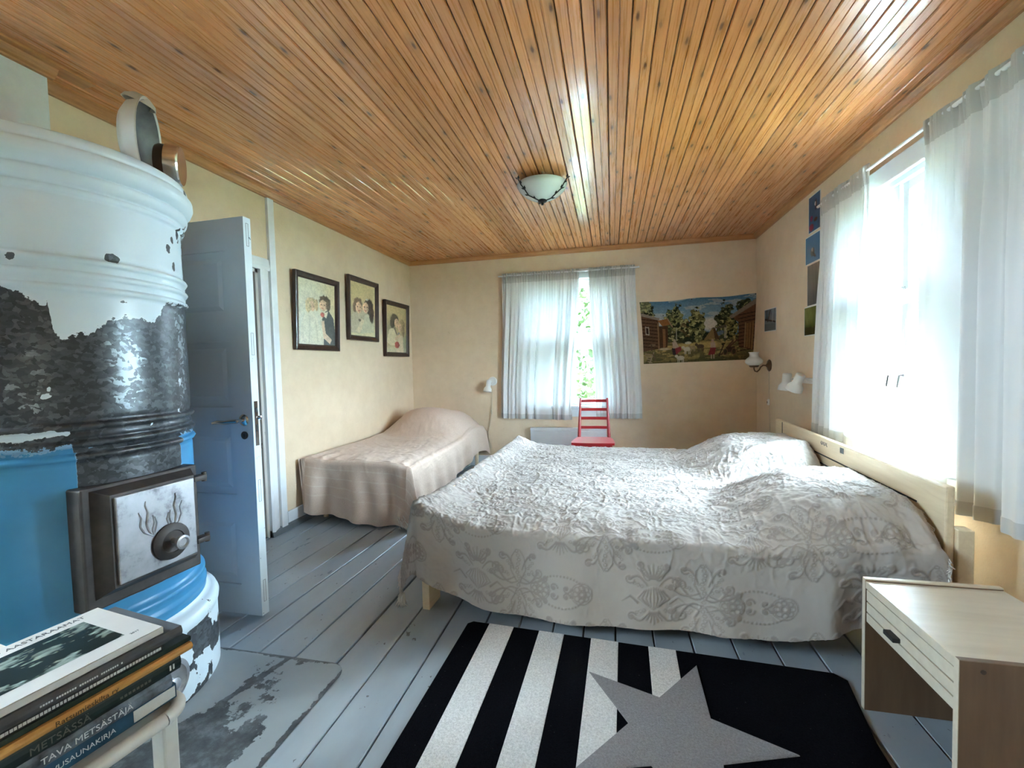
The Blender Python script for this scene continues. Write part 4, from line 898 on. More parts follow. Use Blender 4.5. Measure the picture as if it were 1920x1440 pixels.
# ================================================================== SINGLE BED
SX0, SX1, SY0, SY1 = -2.205, -1.405, 2.84, 4.735
sb = empty('single_bed', (-1.8, 3.8, 0), 0, 'low single bed along the left wall under the beige cover', 'bed')
b = MB(); b.box(SX0+.02+1.8, SX1-.02+1.8, SY0+.03-3.8, SY1-3.8, .30, .42, bev=.03); b.build('mattress', 'mattress', sb)
b = MB(); b.box(SX0+.02+1.8, SX1-.02+1.8, SY0+.04-3.8, SY1-3.8, .22, .30, bev=.004); b.build('bed_frame', 'birch', sb)
for lx in (SX0+.06, SX1-.06):
    for ly in (SY0+.10, SY1-.10):
        b = MB(); b.tube([(lx+1.8, ly-3.8, 0), (lx+1.8, ly-3.8, .22)], [.018, .024], 12); b.build('leg', 'birch', sb, True)
def make_single_cover():
    W, L = SX1-SX0, SY1-SY0; na, nb = 300, 360
    a = np.linspace(-.04, W+.42, na); bq = np.linspace(-.42, L-.005, nb); A, Bq = np.meshgrid(a, bq)
    dr_ = np.clip(A-W, 0, None); df = np.clip(-Bq, 0, None); dl = np.clip(-A, 0, None)
    s = np.clip(A, 0, W); t = np.clip(Bq, 0, None)
    # right hem higher toward the head, foot hem raised on the left
    dr_ = dr_*np.interp(t, [0, .3, .8, L], [1.0, .80, .72, .70]); df = df*np.interp(s, [0, .2, .5, W], [.98, .99, 1.08, 1.20])
    z = .452+.025*np.exp(-(s/.15)**2)+0*s
    d = np.sqrt(np.abs((t-1.52)/.60)**2.4+np.abs((s-.40)/.52)**2.6); z = z+.200*(1-sm(.25, 1.0, d))
    z = z+.05*sm(.5, 1.3, t)*np.exp(-((s-.4)/.35)**2)*(1-sm(1.3, 1.6, t))
    z = z+.010*np.sin(t*5+s*3)*np.exp(-((s-.4)/.3)**2)
    z = z-.03*sm(L-.10, L, t)
    z = z-.02*np.exp(-((W-s)/.06)**2)
    corner = (dr_ > 0) & (df > 0); rr = np.hypot(dr_, df); phi = np.arctan2(df, np.maximum(dr_, 1e-9))
    l = np.where(corner, rr, np.maximum(np.maximum(dr_, df), dl)); out, down = drape(l, .035, .08)
    down = np.where(corner, down*(1-.12*np.sin(2*phi)), down)
    ff = sm(.02, .30, df); fold = ff*(.032*np.sin(s*15+.6+.8*np.sin(s*5))+.012*np.sin(s*37+2*np.sin(Bq*4)))
    fr = sm(.02, .30, dr_)*(.012*np.sin(t*11)+.008*np.sin(t*27))
    cf = np.where(corner, .05*rr*np.sin(phi*4.0)*1.4, 0)
    px = SX0+s+np.where(dr_ > 0, out*np.where(corner, np.cos(phi), 1)+fr*np.where(corner, 0, 1), 0)-np.where(dl > 0, out*.4, 0)+cf
    py = SY0+t-np.where(df > 0, out*np.where(corner, np.sin(phi), 1)+fold*np.where(corner, 0, 1), 0)
    px = np.where(df > 0, px-.05*sm(.05, .3, df)*np.exp(-(s/.12)**2)*0, px)
    pz = z-np.where(dl > 0, dl*.6, down)
    wr = (fbm(A*10+3*fbm(A*3, Bq*3, 2, 170), Bq*6, 3, 161)-.5)*.012+(fbm(A*30, Bq*18, 2, 166)-.5)*.004
    rg_ = np.abs(fbm(A*5+1.5*fbm(A*2, Bq*2, 2, 190), Bq*4, 3, 181)-.5); wr = wr+.003*np.exp(-(rg_/.06)**2)*(1-sm(.9, 1.2, t))
    # radiating pulls near the foot edge
    wr = wr+.008*np.sin(s*48+4*np.sin(s*7))*np.exp(-(t/.16)**2)*(df <= 0)
    amt = np.where(l <= .03, 1.0, .45)
    P0 = np.stack([px, py, pz], -1); du = np.gradient(P0, axis=1); dv = np.gradient(P0, axis=0); N = np.cross(du, dv); N /= np.maximum(np.linalg.norm(N, axis=2, keepdims=True), 1e-9)
    P1 = P0+N*(wr*amt)[..., None]; P1[..., 0] = np.maximum(P1[..., 0], XL+.006); P1[..., 1] = np.minimum(P1[..., 1], YB-.02); P1[..., 2] = np.maximum(P1[..., 2], .012)
    line = np.zeros_like(A)
    for q in (-.02, -.085, -.15, -.215, -.28): line = np.maximum(line, .75*np.exp(-((Bq-q)/.0035)**2)*sm(.40, .55, vnoise(A*40, Bq*3, 9)+.25))
    root = empty('bedspread', (0, 0, 0), 0, 'crumpled beige linen bedspread over the single bed', 'bedspread')
    grid_mesh('cloth', P1, 'linen', root, False, True, {'line': line})
    b = MB(); rg = random.Random(9); c = Vector(P1[0, int(na*(W+.28)/(W+.46))])
    for k in range(22):
        p = c+Vector((rg.uniform(-.05, .05), rg.uniform(-.02, .01), rg.uniform(.0, .09))); b.tube([p, p+Vector((rg.uniform(.0, .03), -.01, -.02)), p+Vector((rg.uniform(.0, .06), -.012, -.045))], [.002, .002, .001], 4, cap=False)
    for v_ in range(len(b.v)): b.v[v_] = (b.v[v_][0], b.v[v_][1], max(.008, b.v[v_][2]))
    b.build('fringe', 'fringe', root, fix=False)['kind'] = 'stuff'
make_single_cover()

# ================================================================== NIGHTSTAND
ns = empty('nightstand', (.766, 1.18, 0), 0, 'pale wood nightstand with one shallow drawer beside the bed', 'nightstand')
ND, NW, NH = .355, .40, .421
MB().box(0, ND, 0, .016, 0, NH, bev=.0015).build('side_panel', 'ns_shaded', ns)
MB().box(0, ND, NW-.016, NW, 0, NH, bev=.0015).build('side_panel', 'ns_shaded', ns)
for y in (0, NW-.016): MB().box(-.0012, .0002, y+.0005, y+.0155, .0, NH).build('edge_band', 'ns', ns)
MB().box(.006, ND, .016, NW-.016, NH-.022, NH-.004).build('top', 'ns', ns)
MB().box(-.001, ND, NW-.017, NW+.0005, NH-.001, NH+.004, bev=.0015).build('top_lip', 'ns', ns)
MB().box(.0, .012, .016, NW-.016, NH-.026, NH-.003, bev=.0015).build('front_lip', 'ns', ns)
MB().box(ND-.01, ND, .016, NW-.016, .02, NH-.022).build('back_panel', 'ns_shaded', ns)
dw = empty('drawer', (0, 0, 0), parent=ns)
zz = NH-.030
for k, hgt in enumerate((.036, .032, .030)):
    MB().box(.002, .018, .018, NW-.018, zz-hgt+.0015, zz, bev=.001).build('drawer_strip', 'ns', dw); zz -= hgt+.0025
MB().box(.012, .03, .017, NW-.017, zz+.003, NH-.030).build('drawer_core', 'slot', dw)
MB().box(-.016, .004, .215, .262, NH-.098, NH-.085, bev=.002).build('drawer_pull', 'slot', dw)
b = MB(); b.lathe([(0, 0), (.0055, 0), (.0055, .0012), (0, .0014)], 14, (.045, -.0002, NH-.022), (0, -1, 0)); b.build('screw_plug', 'brown_lacquer', ns)

# ================================================================== RED CHAIR
ch = empty('slat_back_chair', (-.17, 4.05, 0), .0, 'red painted wooden chair with four back slats under the back window', 'chair')
b = MB(); sp = []
for i in range(13): t = i/12; sp.append((-.185+.37*t, -.165-.012*math.sin(PI*t)))
sp += [(.190, -.10), (.172, .06), (.150, .165), (-.150, .165), (-.172, .06), (-.190, -.10)]
b.prism(ccw(sp), .405, .425); st_ = b.build('seat', 'red', ch)
for s in (-1, 1):
    b = MB(); b.tube([(s*.150, -.135, 0), (s*.150, -.135, .404)], [.014, .019], 8); b.build('leg', 'red', ch, True)
    b = MB(); b.tube([(s*.140, .205, 0), (s*.140, .165, .30), (s*.138, .160, .43), (s*.131, .19, .62), (s*.125, .235, .785)], [.013, .016, .016, .0125, .0095], 8); b.build('back_post', 'red', ch, True)
b = MB(); b.box(-.160, .160, -.150, -.134, .352, .404); b.box(-.145, .145, .14, .155, .352, .404); b.box(-.16, -.145, -.14, .15, .352, .404); b.box(.145, .16, -.14, .15, .352, .404); b.build('apron', 'red', ch)
for zc, yc, hw in ((.760, .228, .126), (.680, .205, .128), (.598, .185, .131), (.513, .170, .134)):
    b = MB(); V = []
    for i in range(9):
        t = i/8; x = -hw+2*hw*t; y = yc+.010*math.sin(PI*t)
        V += [(x, y, zc-.013), (x, y+.012, zc-.013), (x, y+.012+.004, zc+.013), (x, y+.004, zc+.013)]
    F = []
    for i in range(8):
        for k in range(4): F.append((i*4+k, i*4+(k+1) % 4, (i+1)*4+(k+1) % 4, (i+1)*4+k))
    b.add(V, F+[(0, 1, 2, 3), (32, 33, 34, 35)]); b.build('back_slat', 'red', ch)

# ================================================================== RADIATOR
rd = empty('wall_radiator', (-.465, YB-.02, 0), 0, 'flat white electric radiator below the back window', 'radiator')
MB().box(-.405, .405, -.055, .0, .12, .405, bev=.006).build('heater_panel', 'radiator', rd)
MB().box(-.407, .407, -.060, .002, .405, .437, bev=.006).build('top_grille', 'radiator', rd)
for sx_ in (-.3, .3): MB().box(sx_-.02, sx_+.02, .0, .02, .2, .24).build('wall_bracket', 'radiator', rd)
for sx_ in (-.34, .34): MB().box(sx_-.015, sx_+.015, -.04, -.015, .0, .12).build('foot', 'radiator', rd)

# ================================================================== CURTAINS
def curtain(name, label, cat, origin, rz, ut, ub, ztop, zbot, nf, seed, group, hemh=.07, depth=.02, header=.055, edge_in=0):
    """local x along the wall, local y toward the room is negative; ut/ub = (start,end) at top/bottom, zbot = list of (u fraction, z)"""
    root = empty(name, origin, rz, label, cat, group); nu, nz = 260, 90
    u = np.linspace(0, 1, nu); zf = np.linspace(0, 1, nz); U, Z = np.meshgrid(u, zf)   # Z 0 top .. 1 bottom
    r1 = np.random.default_rng(seed); ph = r1.uniform(0, 6.28, 6)
    zb = np.interp(U, [p[0] for p in zbot], [p[1] for p in zbot])
    zz = ztop+(zb-ztop)*Z; dtop = (ztop-zz)
    x = (ut[0]+(ut[1]-ut[0])*U)*(1-sm(0, 1, Z))+(ub[0]+(ub[1]-ub[0])*U)*sm(0, 1, Z)
    warp = U+.05*np.sin(U*7+ph[0])+.025*np.sin(U*17+ph[1])
    big = np.sin(2*PI*nf*warp+ph[2])+.45*np.sin(2*PI*nf*2.3*warp+ph[3]+Z*1.5)
    tight = np.sin(2*PI*nf*4.2*U+ph[4])+.6*np.sin(2*PI*nf*7.7*U+ph[5])
    k = sm(.04, .45, Z); y = depth*(big*(.35+.65*k))+.006*tight*(1-sm(.03, .12, dtop))+.003*tight*(1-k)
    x = x+.010*np.cos(2*PI*nf*warp+ph[2])*k
    zz = zz+.006*tight*(1-sm(0, .03, dtop))*.8
    P = np.stack([x, -.055+y, zz], -1)
    P[..., 1] = np.minimum(P[..., 1], -.026)
    uv = np.stack([U*1.2, Z*2], -1)
    body = slice(0, nz)
    grid_mesh('curtain_cloth', P, 'curtain', root, False, True, None, None, uv)
    # pocket + heading band (thicker double cloth) and hem band, just proud of the cloth
    hz = np.where(dtop[:, nu//2] < header*2.1)[0].max()+1
    Q = P[:hz].copy(); Q[..., 1] -= .0025; grid_mesh('heading_band', Q, 'hem', root)
    hb_ = np.where((zz[:, nu//2]-zb[0, nu//2]) < hemh)[0].min(); Q = P[hb_:].copy(); Q[..., 1] -= .0025; grid_mesh('hem_band', Q, 'hem', root)
    return root
GB = 'curtains of the back window'; GR = 'curtains of the right window'
# back window: local origin at wall, x = world x
curtain('curtain', 'short white curtain with gathered heading, left half of the back window', 'curtain', (0, YB, 0), 0, (-1.149, -.319), (-1.205, -.415), 2.112, [(0, .545), (.1, .535), (.5, .53), (1, .52)], 7, 5, GB)
curtain('curtain', 'short white curtain with gathered heading beside the tapestry', 'curtain', (0, YB, 0), 0, (-.220, .249), (-.153, .305), 2.112, [(0, .54), (1, .535)], 6, 8, GB)
# right window: local x = -world y
curtain('curtain', 'white curtain hanging behind the headboard next to the bird pictures', 'curtain', (XR, 0, 0), -PI/2, (-3.28, -2.737), (-3.41, -2.764), 2.135, [(0, .615), (1, .585)], 6, 15, GR)
curtain('curtain', 'wide white curtain hanging beside the nightstand', 'curtain', (XR, 0, 0), -PI/2, (-2.294, -1.35), (-2.30, -1.32), 2.125, [(0, .52), (.26, .495), (.45, .51), (.46, .495), (1, .50)], 8, 22, GR, depth=.024)
for nm, lab, p0, p1 in (('curtain_rod', 'thin white curtain rod above the back window', (-1.19, YB-.055, 2.085), (.29, YB-.055, 2.085)), ('curtain_rod', 'thin white curtain rod above the right window', (XR-.055, 3.33, 2.108), (XR-.055, 1.25, 2.098))):
    b = MB(); b.tube([p0, p1], .0085, 10); d = Vector(p1)-Vector(p0); d.normalize()
    o = b.build(nm, 'white_trim', None, True); tag(o, lab, 'curtain rod')
    back = Vector((0, 1, 0)) if abs(d.x) > .5 else Vector((1, 0, 0))
    for q in (Vector(p0)+d*.03, Vector(p1)-d*.03):
        b = MB(); b.tube([q, q+back*.054], .006, 8); b.build('rod_bracket', 'white_trim', o, True)

# ================================================================== CEILING LAMP
cl = empty('ceiling_lamp', (-.425, 2.92, ZC), 0, 'frosted glass bowl ceiling lamp with black leaf twigs', 'lamp')
b = MB(); b.lathe([(0, 0), (.07, 0), (.07, -.018), (.05, -.03), (.02, -.034), (.012, -.04), (.012, -.13), (0, -.13)], 28); b.build('ceiling_mount', 'chrome', cl, True)
b = MB(); b.lathe([(.163, -.040), (.165, -.044), (.150, -.072), (.118, -.104), (.078, -.126), (.035, -.138), (.0, -.140), (0, -.136), (.035, -.134), (.076, -.122), (.115, -.100), (.146, -.069), (.159, -.040), (.163, -.040)], 48); b.build('glass_bowl', 'opal', cl, 'all')
b = MB(); b.lathe([(0, -.137), (.026, -.138), (.030, -.146), (.022, -.153), (.008, -.157), (.010, -.165), (.005, -.171), (0, -.172)], 20); b.build('finial', 'iron_black', cl, True)
for k in range(3):
    a = math.radians(-20+k*120); tw = empty('leaf_twig', (0, 0, 0), a, parent=cl)
    pts = [(.02, 0, -.146), (.06, .006, -.138), (.10, -.006, -.121), (.135, .006, -.092), (.160, 0, -.062), (.178, .004, -.036)]
    b = MB(); b.tube(pts, .0035, 6); b.build('stem', 'iron_black', tw, True)
    for i, (j, s) in enumerate(((1, 1), (2, -1), (3, 1), (3, -1), (4, 1), (5, -1), (5, 1))):
        p = Vector(pts[j]); d = (Vector(pts[min(j+1, 5)])-Vector(pts[j-1])).normalized(); sd = Vector((0, s, 0)); dd = (d*.8+sd*.9).normalized(); nn = Vector((.4, 0, -.9)).normalized(); wd = dd.cross(nn).normalized()
        L = .032; b = MB(); V = [p, p+dd*L*.35+wd*.0085, p+dd*L, p+dd*L*.35-wd*.0085, p+dd*L*.4+nn*.005, p+dd*L*.4-nn*.003]
        b.add(V, [(0, 1, 4), (1, 2, 4), (2, 3, 4), (3, 0, 4), (1, 0, 5), (2, 1, 5), (3, 2, 5), (0, 3, 5)]); b.build('leaf', 'iron_black', tw)
for k in range(3):
    a = math.radians(40+k*120); b = MB(); b.tube([(.155*math.cos(a), .155*math.sin(a), -.05), (.150*math.cos(a), .150*math.sin(a), -.018), (.12*math.cos(a), .12*math.sin(a), -.008), (.06*math.cos(a), .06*math.sin(a), -.008)], .003, 6); b.build('bowl_hook', 'chrome', cl, True)

# ================================================================== WALL LAMPS
def spot_head(parent, loc, direction, L=.10, r0=.021, r1=.038, mat='lamp_white', name='lamp_head'):
    b = MB(); b.lathe([(0, 0), (r0*.8, 0), (r0, .006), (r0, L*.52), (r0*1.05, L*.56), (r1*.92, L*.75), (r1, L), (r1*.94, L), (r1*.85, L*.78), (r0*.9, L*.58), (0, L*.55)], 24, loc, direction); return b.build(name, mat, parent, True)
sp_ = empty('reading_lamp', (-1.305, YB, .925), 0, 'small white spot reading lamp on the back wall over the single bed', 'lamp')
b = MB(); b.lathe([(0, 0), (.050, 0), (.050, .012), (.044, .018), (0, .018)], 28, (.008, 0, .02), (0, -1, 0)); b.build('wall_plate', 'lamp_white', sp_, True)
b = MB(); b.tube([(.012, -.015, .01), (.012, -.05, -.005), (0, -.07, -.02)], .006, 8); b.build('arm', 'lamp_white', sp_, True)
spot_head(sp_, (-.012, -.075, .035), (-.12, -.25, -1), .13, .026, .046)
b = MB(); b.tube([(-.012+.012, -.012, -.02), (.0, -.012, -.12), (-.005, -.012, -.24), (-.010, -.012, -.30)], .0035, 6); b.tube([(-.012, -.012, -.34), (-.03, -.012, -.45), (-.055, -.012, -.55), (-.05, -.012, -.70)], .0035, 6); b.build('cord', 'cord', sp_, True)
b = MB(); b.box(-.019, -.003, -.022, -.006, -.345, -.295, bev=.004); b.build('cord_switch', 'cord', sp_)
# bronze sconce with a ribbed glass shade
sc_ = empty('wall_sconce', (XR, 4.41, 1.06), 0, 'bronze wall sconce with a white ribbed glass shade by the corner', 'lamp')
b = MB(); b.lathe([(0, 0), (.052, 0), (.054, .006), (.046, .014), (.02, .022), (.012, .03), (0, .032)], 28, (0, 0, 0), (-1, 0, 0)); b.build('wall_plate', 'brass_dark', sc_, True)
b = MB(); b.tube([(-.03, 0, .0), (-.055, 0, .002), (-.075, 0, -.014), (-.088, 0, -.04), (-.105, 0, -.055), (-.122, 0, -.05), (-.130, 0, -.03), (-.130, 0, -.012)], .006, 10); b.lathe([(0, -.014), (.030, -.014), (.040, -.006), (.040, .002), (0, .002)], 20, (-.130, 0, 0)); b.build('arm', 'brass_dark', sc_, True)
prf = [(.034, .002), (.050, .008), (.068, .024), (.073, .040), (.068, .056), (.052, .072), (.040, .082), (.037, .094), (.037, .108), (.043, .120), (.047, .124)]
th = np.linspace(0, 2*PI, 96, endpoint=False); pr = np.array(prf); rr = np.interp(np.linspace(0, 1, 40), np.linspace(0, 1, len(pr)), pr[:, 0]); zr = np.interp(np.linspace(0, 1, 40), np.linspace(0, 1, len(pr)), pr[:, 1])
Rm = rr[:, None]*(1+.018*np.cos(th*32)[None, :]*((zr > .01) & (zr < .075))[:, None]); grid_mesh('glass_shade', np.stack([-.130+Rm*np.cos(th), Rm*np.sin(th), zr[:, None]*np.ones(96)], -1), 'opal', sc_, True)
b = MB(); b.tube([(-.006, 0, -.05), (-.006, .004, -.25), (-.006, 0, -.31)], .003, 6); b.tube([(-.006, 0, -.36), (-.006, -.015, -.52), (-.006, -.035, -.75)], .0025, 6); b.build('cord', 'cord', sc_, True)
b = MB(); b.box(-.02, -.002, -.010, .010, -.36, -.305, bev=.004); b.build('cord_switch', 'lamp_white', sc_); MB().box(-.022, -.019, -.005, .005, -.342, -.325).build('switch_slider', 'slot', sc_)
# double spot lamp
ds = empty('double_spot_lamp', (XR, 3.70, .955), 0, 'white double spot lamp on the right wall above the headboard', 'lamp')
MB().box(-.025, 0, -.27, .12, -.020, .020, bev=.006).build('wall_bar', 'lamp_white', ds)
b = MB(); b.lathe([(0, 0), (.006, 0), (.006, .003), (0, .003)], 10, (-.025, .09, .0), (-1, 0, 0)); b.build('screw', 'slot', ds)
for yy, d in ((.015, (-.06, .06, -1)), (-.235, (-.25, .42, -1))):
    b = MB(); b.tube([(-.02, yy, 0), (-.08, yy, .01)], .007, 8); b.build('arm', 'lamp_white', ds, True)
    spot_head(ds, (-.10, yy, .052), d, .128, .031, .055)

# ================================================================== PICTURES
class Canvas:
    def __init__(s, w, h, c): s.w, s.h = w, h; s.a = np.ones((h, w, 3))*np.array(c); s.y, s.x = np.mgrid[0:h, 0:w]; s.x = (s.x+.5)/w; s.y = (s.y+.5)/h
    def put(s, m, c): m = np.clip(m, 0, 1)[..., None]; s.a = s.a*(1-m)+np.array(c)*m
    def ell(s, cx, cy, rx, ry, c, rot=0, soft=.12, op=1.0):
        dx, dy = s.x-cx, (s.y-cy); k = math.radians(rot); u = dx*math.cos(k)+dy*math.sin(k); v = -dx*math.sin(k)+dy*math.cos(k)
        d = np.sqrt((u/rx)**2+(v/ry)**2)
        if rx > .045 and soft < .5:   # ragged brushwork on the larger shapes
            n = fbm(s.x*26+cx*9, s.y*34+cy*7, 3, 501)-.5; d = d+.42*n
            m = np.clip(op*np.clip((1-d)/.22+.5, 0, 1), 0, 1)[..., None]; k = (fbm(s.x*40+cy*5, s.y*46, 3, 507)-.5)[..., None]-.35*(u/rx)[..., None]
            s.a = s.a*(1-m)+np.clip(np.array(c)*(1.05+1.0*k), 0, 1)*m; return
        s.put(op*np.clip((1-d)/soft+.5, 0, 1), c)
    def poly(s, P, c, op=1.0):
        m = np.zeros((s.h, s.w), bool); n = len(P)
        for i in range(n):
            x1, y1 = P[i-1]; x2, y2 = P[i]
            if y1 == y2: continue
            m ^= ((s.y < y1) != (s.y < y2)) & (s.x < (x2-x1)*(s.y-y1)/(y2-y1)+x1)
        s.put(m*op, c)
    def line(s, P, wd, c, op=1.0):
        asp = s.w/s.h
        for (x1, y1), (x2, y2) in zip(P, P[1:]):
            dx, dy = (x2-x1)*asp, y2-y1; L = dx*dx+dy*dy+1e-9; t = np.clip((((s.x-x1)*asp)*dx+(s.y-y1)*dy)/L, 0, 1)
            d = np.hypot((s.x-x1)*asp-t*dx, s.y-y1-t*dy); s.put(op*np.clip((wd-d)/(wd*.5)+.5, 0, 1), c)
    def tex(s, fx, fy, amt, seed=0): n = fbm(s.x*fx, s.y*fy, 4, seed)-.5; s.a = np.clip(s.a*(1+amt*n[..., None]), 0, 1)
    def texmask(s, fx, fy, th, c, reg, seed=0, op=1.0): n = fbm(s.x*fx, s.y*fy, 4, seed); s.put(op*(n > th)*reg, c)
SK = (.62, .44, .32); SKD = (.48, .31, .22)
def face(c, x, y, r, hair, tilt=0, hs=1.25, look=0):
    c.ell(x, y-r*.15, r*hs, r*hs*1.05, hair, tilt); c.ell(x+look*r*.25, y+r*.15, r*.78, r*.98, SK, tilt)
    for s in (-1, 1): c.ell(x+look*r*.35+s*r*.28, y+r*.05, r*.10, r*.06, (.12, .07, .05))
    c.ell(x+look*r*.35, y+r*.60, r*.20, r*.07, (.45, .16, .13)); c.ell(x+look*r*.42, y+r*.32, r*.07, r*.10, SKD)
def print1():
    c = Canvas(92, 130, (.60, .52, .34)); c.ell(.3, .5, .6, .8, (.66, .62, .46), 0, 1.0); c.ell(.25, .9, .5, .7, (.62, .64, .60), 0, 1.0)
    c.poly([(.72, .45), (.80, .42), (.95, .55), (1, .8), (1, 1), (.66, 1), (.68, .75), (.62, .58)], (.10, .115, .125))       # dark coat
    c.poly([(.05, 1), (.08, .70), (.18, .52), (.36, .46), (.50, .60), (.62, .9), (.64, 1)], (.68, .67, .60))                     # pale gown
    c.ell(.33, .36, .13, .09, (.52, .42, .26)); c.ell(.36, .40, .09, .075, SK); c.ell(.26, .42, .07, .09, (.55, .46, .30)); c.ell(.4, .41, .012, .007, (.2, .12, .08)); c.ell(.47, .38, .05, .09, (.50, .38, .24))
    c.ell(.70, .30, .16, .10, (.10, .075, .06)); c.ell(.66, .36, .11, .085, SK); c.ell(.80, .36, .06, .08, (.12, .09, .07)); c.ell(.61, .355, .02, .008, (.1, .06, .05)); c.ell(.70, .355, .02, .008, (.1, .06, .05)); c.ell(.64, .405, .03, .008, (.45, .15, .12))
    c.poly([(.62, .50), (.80, .44), (.74, .56)], (.70, .66, .56)); c.ell(.64, .51, .06, .04, (.50, .14, .12)); c.poly([(.60, .62), (.68, .60), (.72, .80), (.90, .90), (.84, .97), (.66, .88)], (.66, .52, .42))
    c.line([(.3, .55), (.28, .95)], .008, (.5, .5, .45), .6); c.line([(.45, .62), (.50, .95)], .008, (.5, .48, .42), .6); c.tex(18, 24, .35, 4); c.tex(60, 70, .5, 6); return c
def print2():
    c = Canvas(92, 130, (.58, .49, .29)); c.ell(.5, .72, .55, .3, (.45, .42, .33), 0, .9); c.ell(.5, .97, .8, .14, (.62, .58, .40), 0, .8)
    c.poly([(0, .95), (.02, .66), (.16, .56), (.36, .58), (.46, .95)], (.52, .47, .38)); c.poly([(.40, .95), (.56, .60), (.76, .53), (.94, .64), (.95, .9)], (.54, .54, .44))
    c.ell(.72, .42, .20, .15, (.055, .05, .045)); c.ell(.84, .55, .10, .18, (.06, .055, .05)); c.ell(.30, .40, .17, .12, (.16, .11, .08)); c.ell(.17, .48, .07, .09, (.18, .12, .09))
    c.ell(.33, .47, .12, .105, SK); c.ell(.60, .45, .12, .105, SK); c.ell(.66, .285, .06, .02, (.55, .58, .55))
    for x, y in ((.28, .455), (.385, .455), (.555, .435), (.66, .43)): c.ell(x, y, .022, .012, (.07, .04, .03))
    c.ell(.34, .525, .035, .010, (.48, .15, .12)); c.ell(.60, .505, .035, .012, (.48, .15, .12)); c.poly([(.20, .92), (.44, .66), (.54, .70), (.36, .95)], (.66, .58, .46)); c.ell(.36, .70, .05, .025, (.12, .10, .08)); c.tex(16, 22, .3, 14); c.tex(60, 70, .5, 16); return c
def print3():
    c = Canvas(92, 130, (.55, .45, .26)); c.ell(.2, .55, .25, .3, (.36, .34, .22), 0, .9); c.ell(.85, .85, .3, .25, (.34, .36, .26), 0, .8); c.ell(.3, 1.0, .6, .12, (.56, .53, .40), 0, .8)
    c.poly([(.02, .78), (.14, .52), (.30, .46), (.48, .58), (.50, .85), (.2, .85)], (.66, .60, .45)); c.poly([(.46, 1), (.56, .66), (.80, .60), (.86, 1)], (.64, .56, .44))
    c.ell(.40, .30, .20, .13, (.10, .08, .06)); c.ell(.28, .38, .10, .10, (.11, .09, .07)); c.ell(.50, .36, .11, .095, SK); c.ell(.76, .40, .15, .13, (.32, .24, .14)); c.ell(.82, .52, .09, .12, (.30, .22, .13)); c.ell(.66, .44, .10, .09, SK)
    c.ell(.53, .345, .02, .010, (.07, .04, .03)); c.ell(.67, .42, .02, .008, (.08, .05, .04)); c.line([(.40, .48), (.50, .60)], .02, (.22, .18, .15)); c.ell(.60, .60, .05, .05, (.20, .19, .22)); c.ell(.52, .83, .12, .07, (.36, .06, .05)); c.line([(.45, .7), (.64, .62)], .03, (.64, .48, .36)); c.tex(16, 22, .3, 24); c.tex(60, 70, .5, 26); return c
def framed(label, y0, y1, z0, z1, cv, tilt):
    o = empty('framed_print', (XL, (y0+y1)/2, (z0+z1)/2), 0, label, 'picture', 'framed prints on the left wall'); w2, h2 = (y1-y0)/2, (z1-z0)/2; fw = .045
    prof = [(0, 0), (0, .026), (.008, .030), (.020, .024), (.034, .020), (.040, .012), (fw, .010), (fw, 0)]
    b = MB(); C4 = [(-w2, -h2), (w2, -h2), (w2, h2), (-w2, h2)]; V = []; n = len(prof)
    for (cy, cz) in C4:
        for a, d in prof: V.append((d+.004, cy-math.copysign(a, cy), cz-math.copysign(a, cz)))
    F = [(c*n+i, c*n+(i+1) % n, ((c+1) % 4)*n+(i+1) % n, ((c+1) % 4)*n+i) for c in range(4) for i in range(n)]
    b.add(V, F); b.build('frame', 'frame', o)
    a = cv().a*np.array([1.0, .95, .84]); h, w_ = a.shape[:2]; yy = np.linspace(-w2+fw-.002, w2-fw+.002, w_); zz = np.linspace(h2-fw+.002, -h2+fw-.002, h); Y, Z = np.meshgrid(yy, zz)
    grid_mesh('print', np.stack([np.full_like(Y, .012), Y, Z], -1), 'print', o, False, False, None, a)
    MB().box(.001, .010, -w2+.01, w2-.01, -h2+.01, h2-.01).build('backing', 'frame', o)
    o.rotation_euler = (0, tilt, 0); o.location.x += .004+math.sin(abs(tilt))*h2
framed('dark-framed print of a pale-haired child and a dark-coated sitter', 2.795, 3.325, 1.272, 1.850, print1, .035)
framed('dark-framed print of two curly-haired girls cheek to cheek', 3.470, 3.975, 1.378, 1.945, print2, .03)
framed('smallest dark-framed print, of two children whispering, nearest the corner', 4.10, 4.635, 1.242, 1.815, print3, .03)

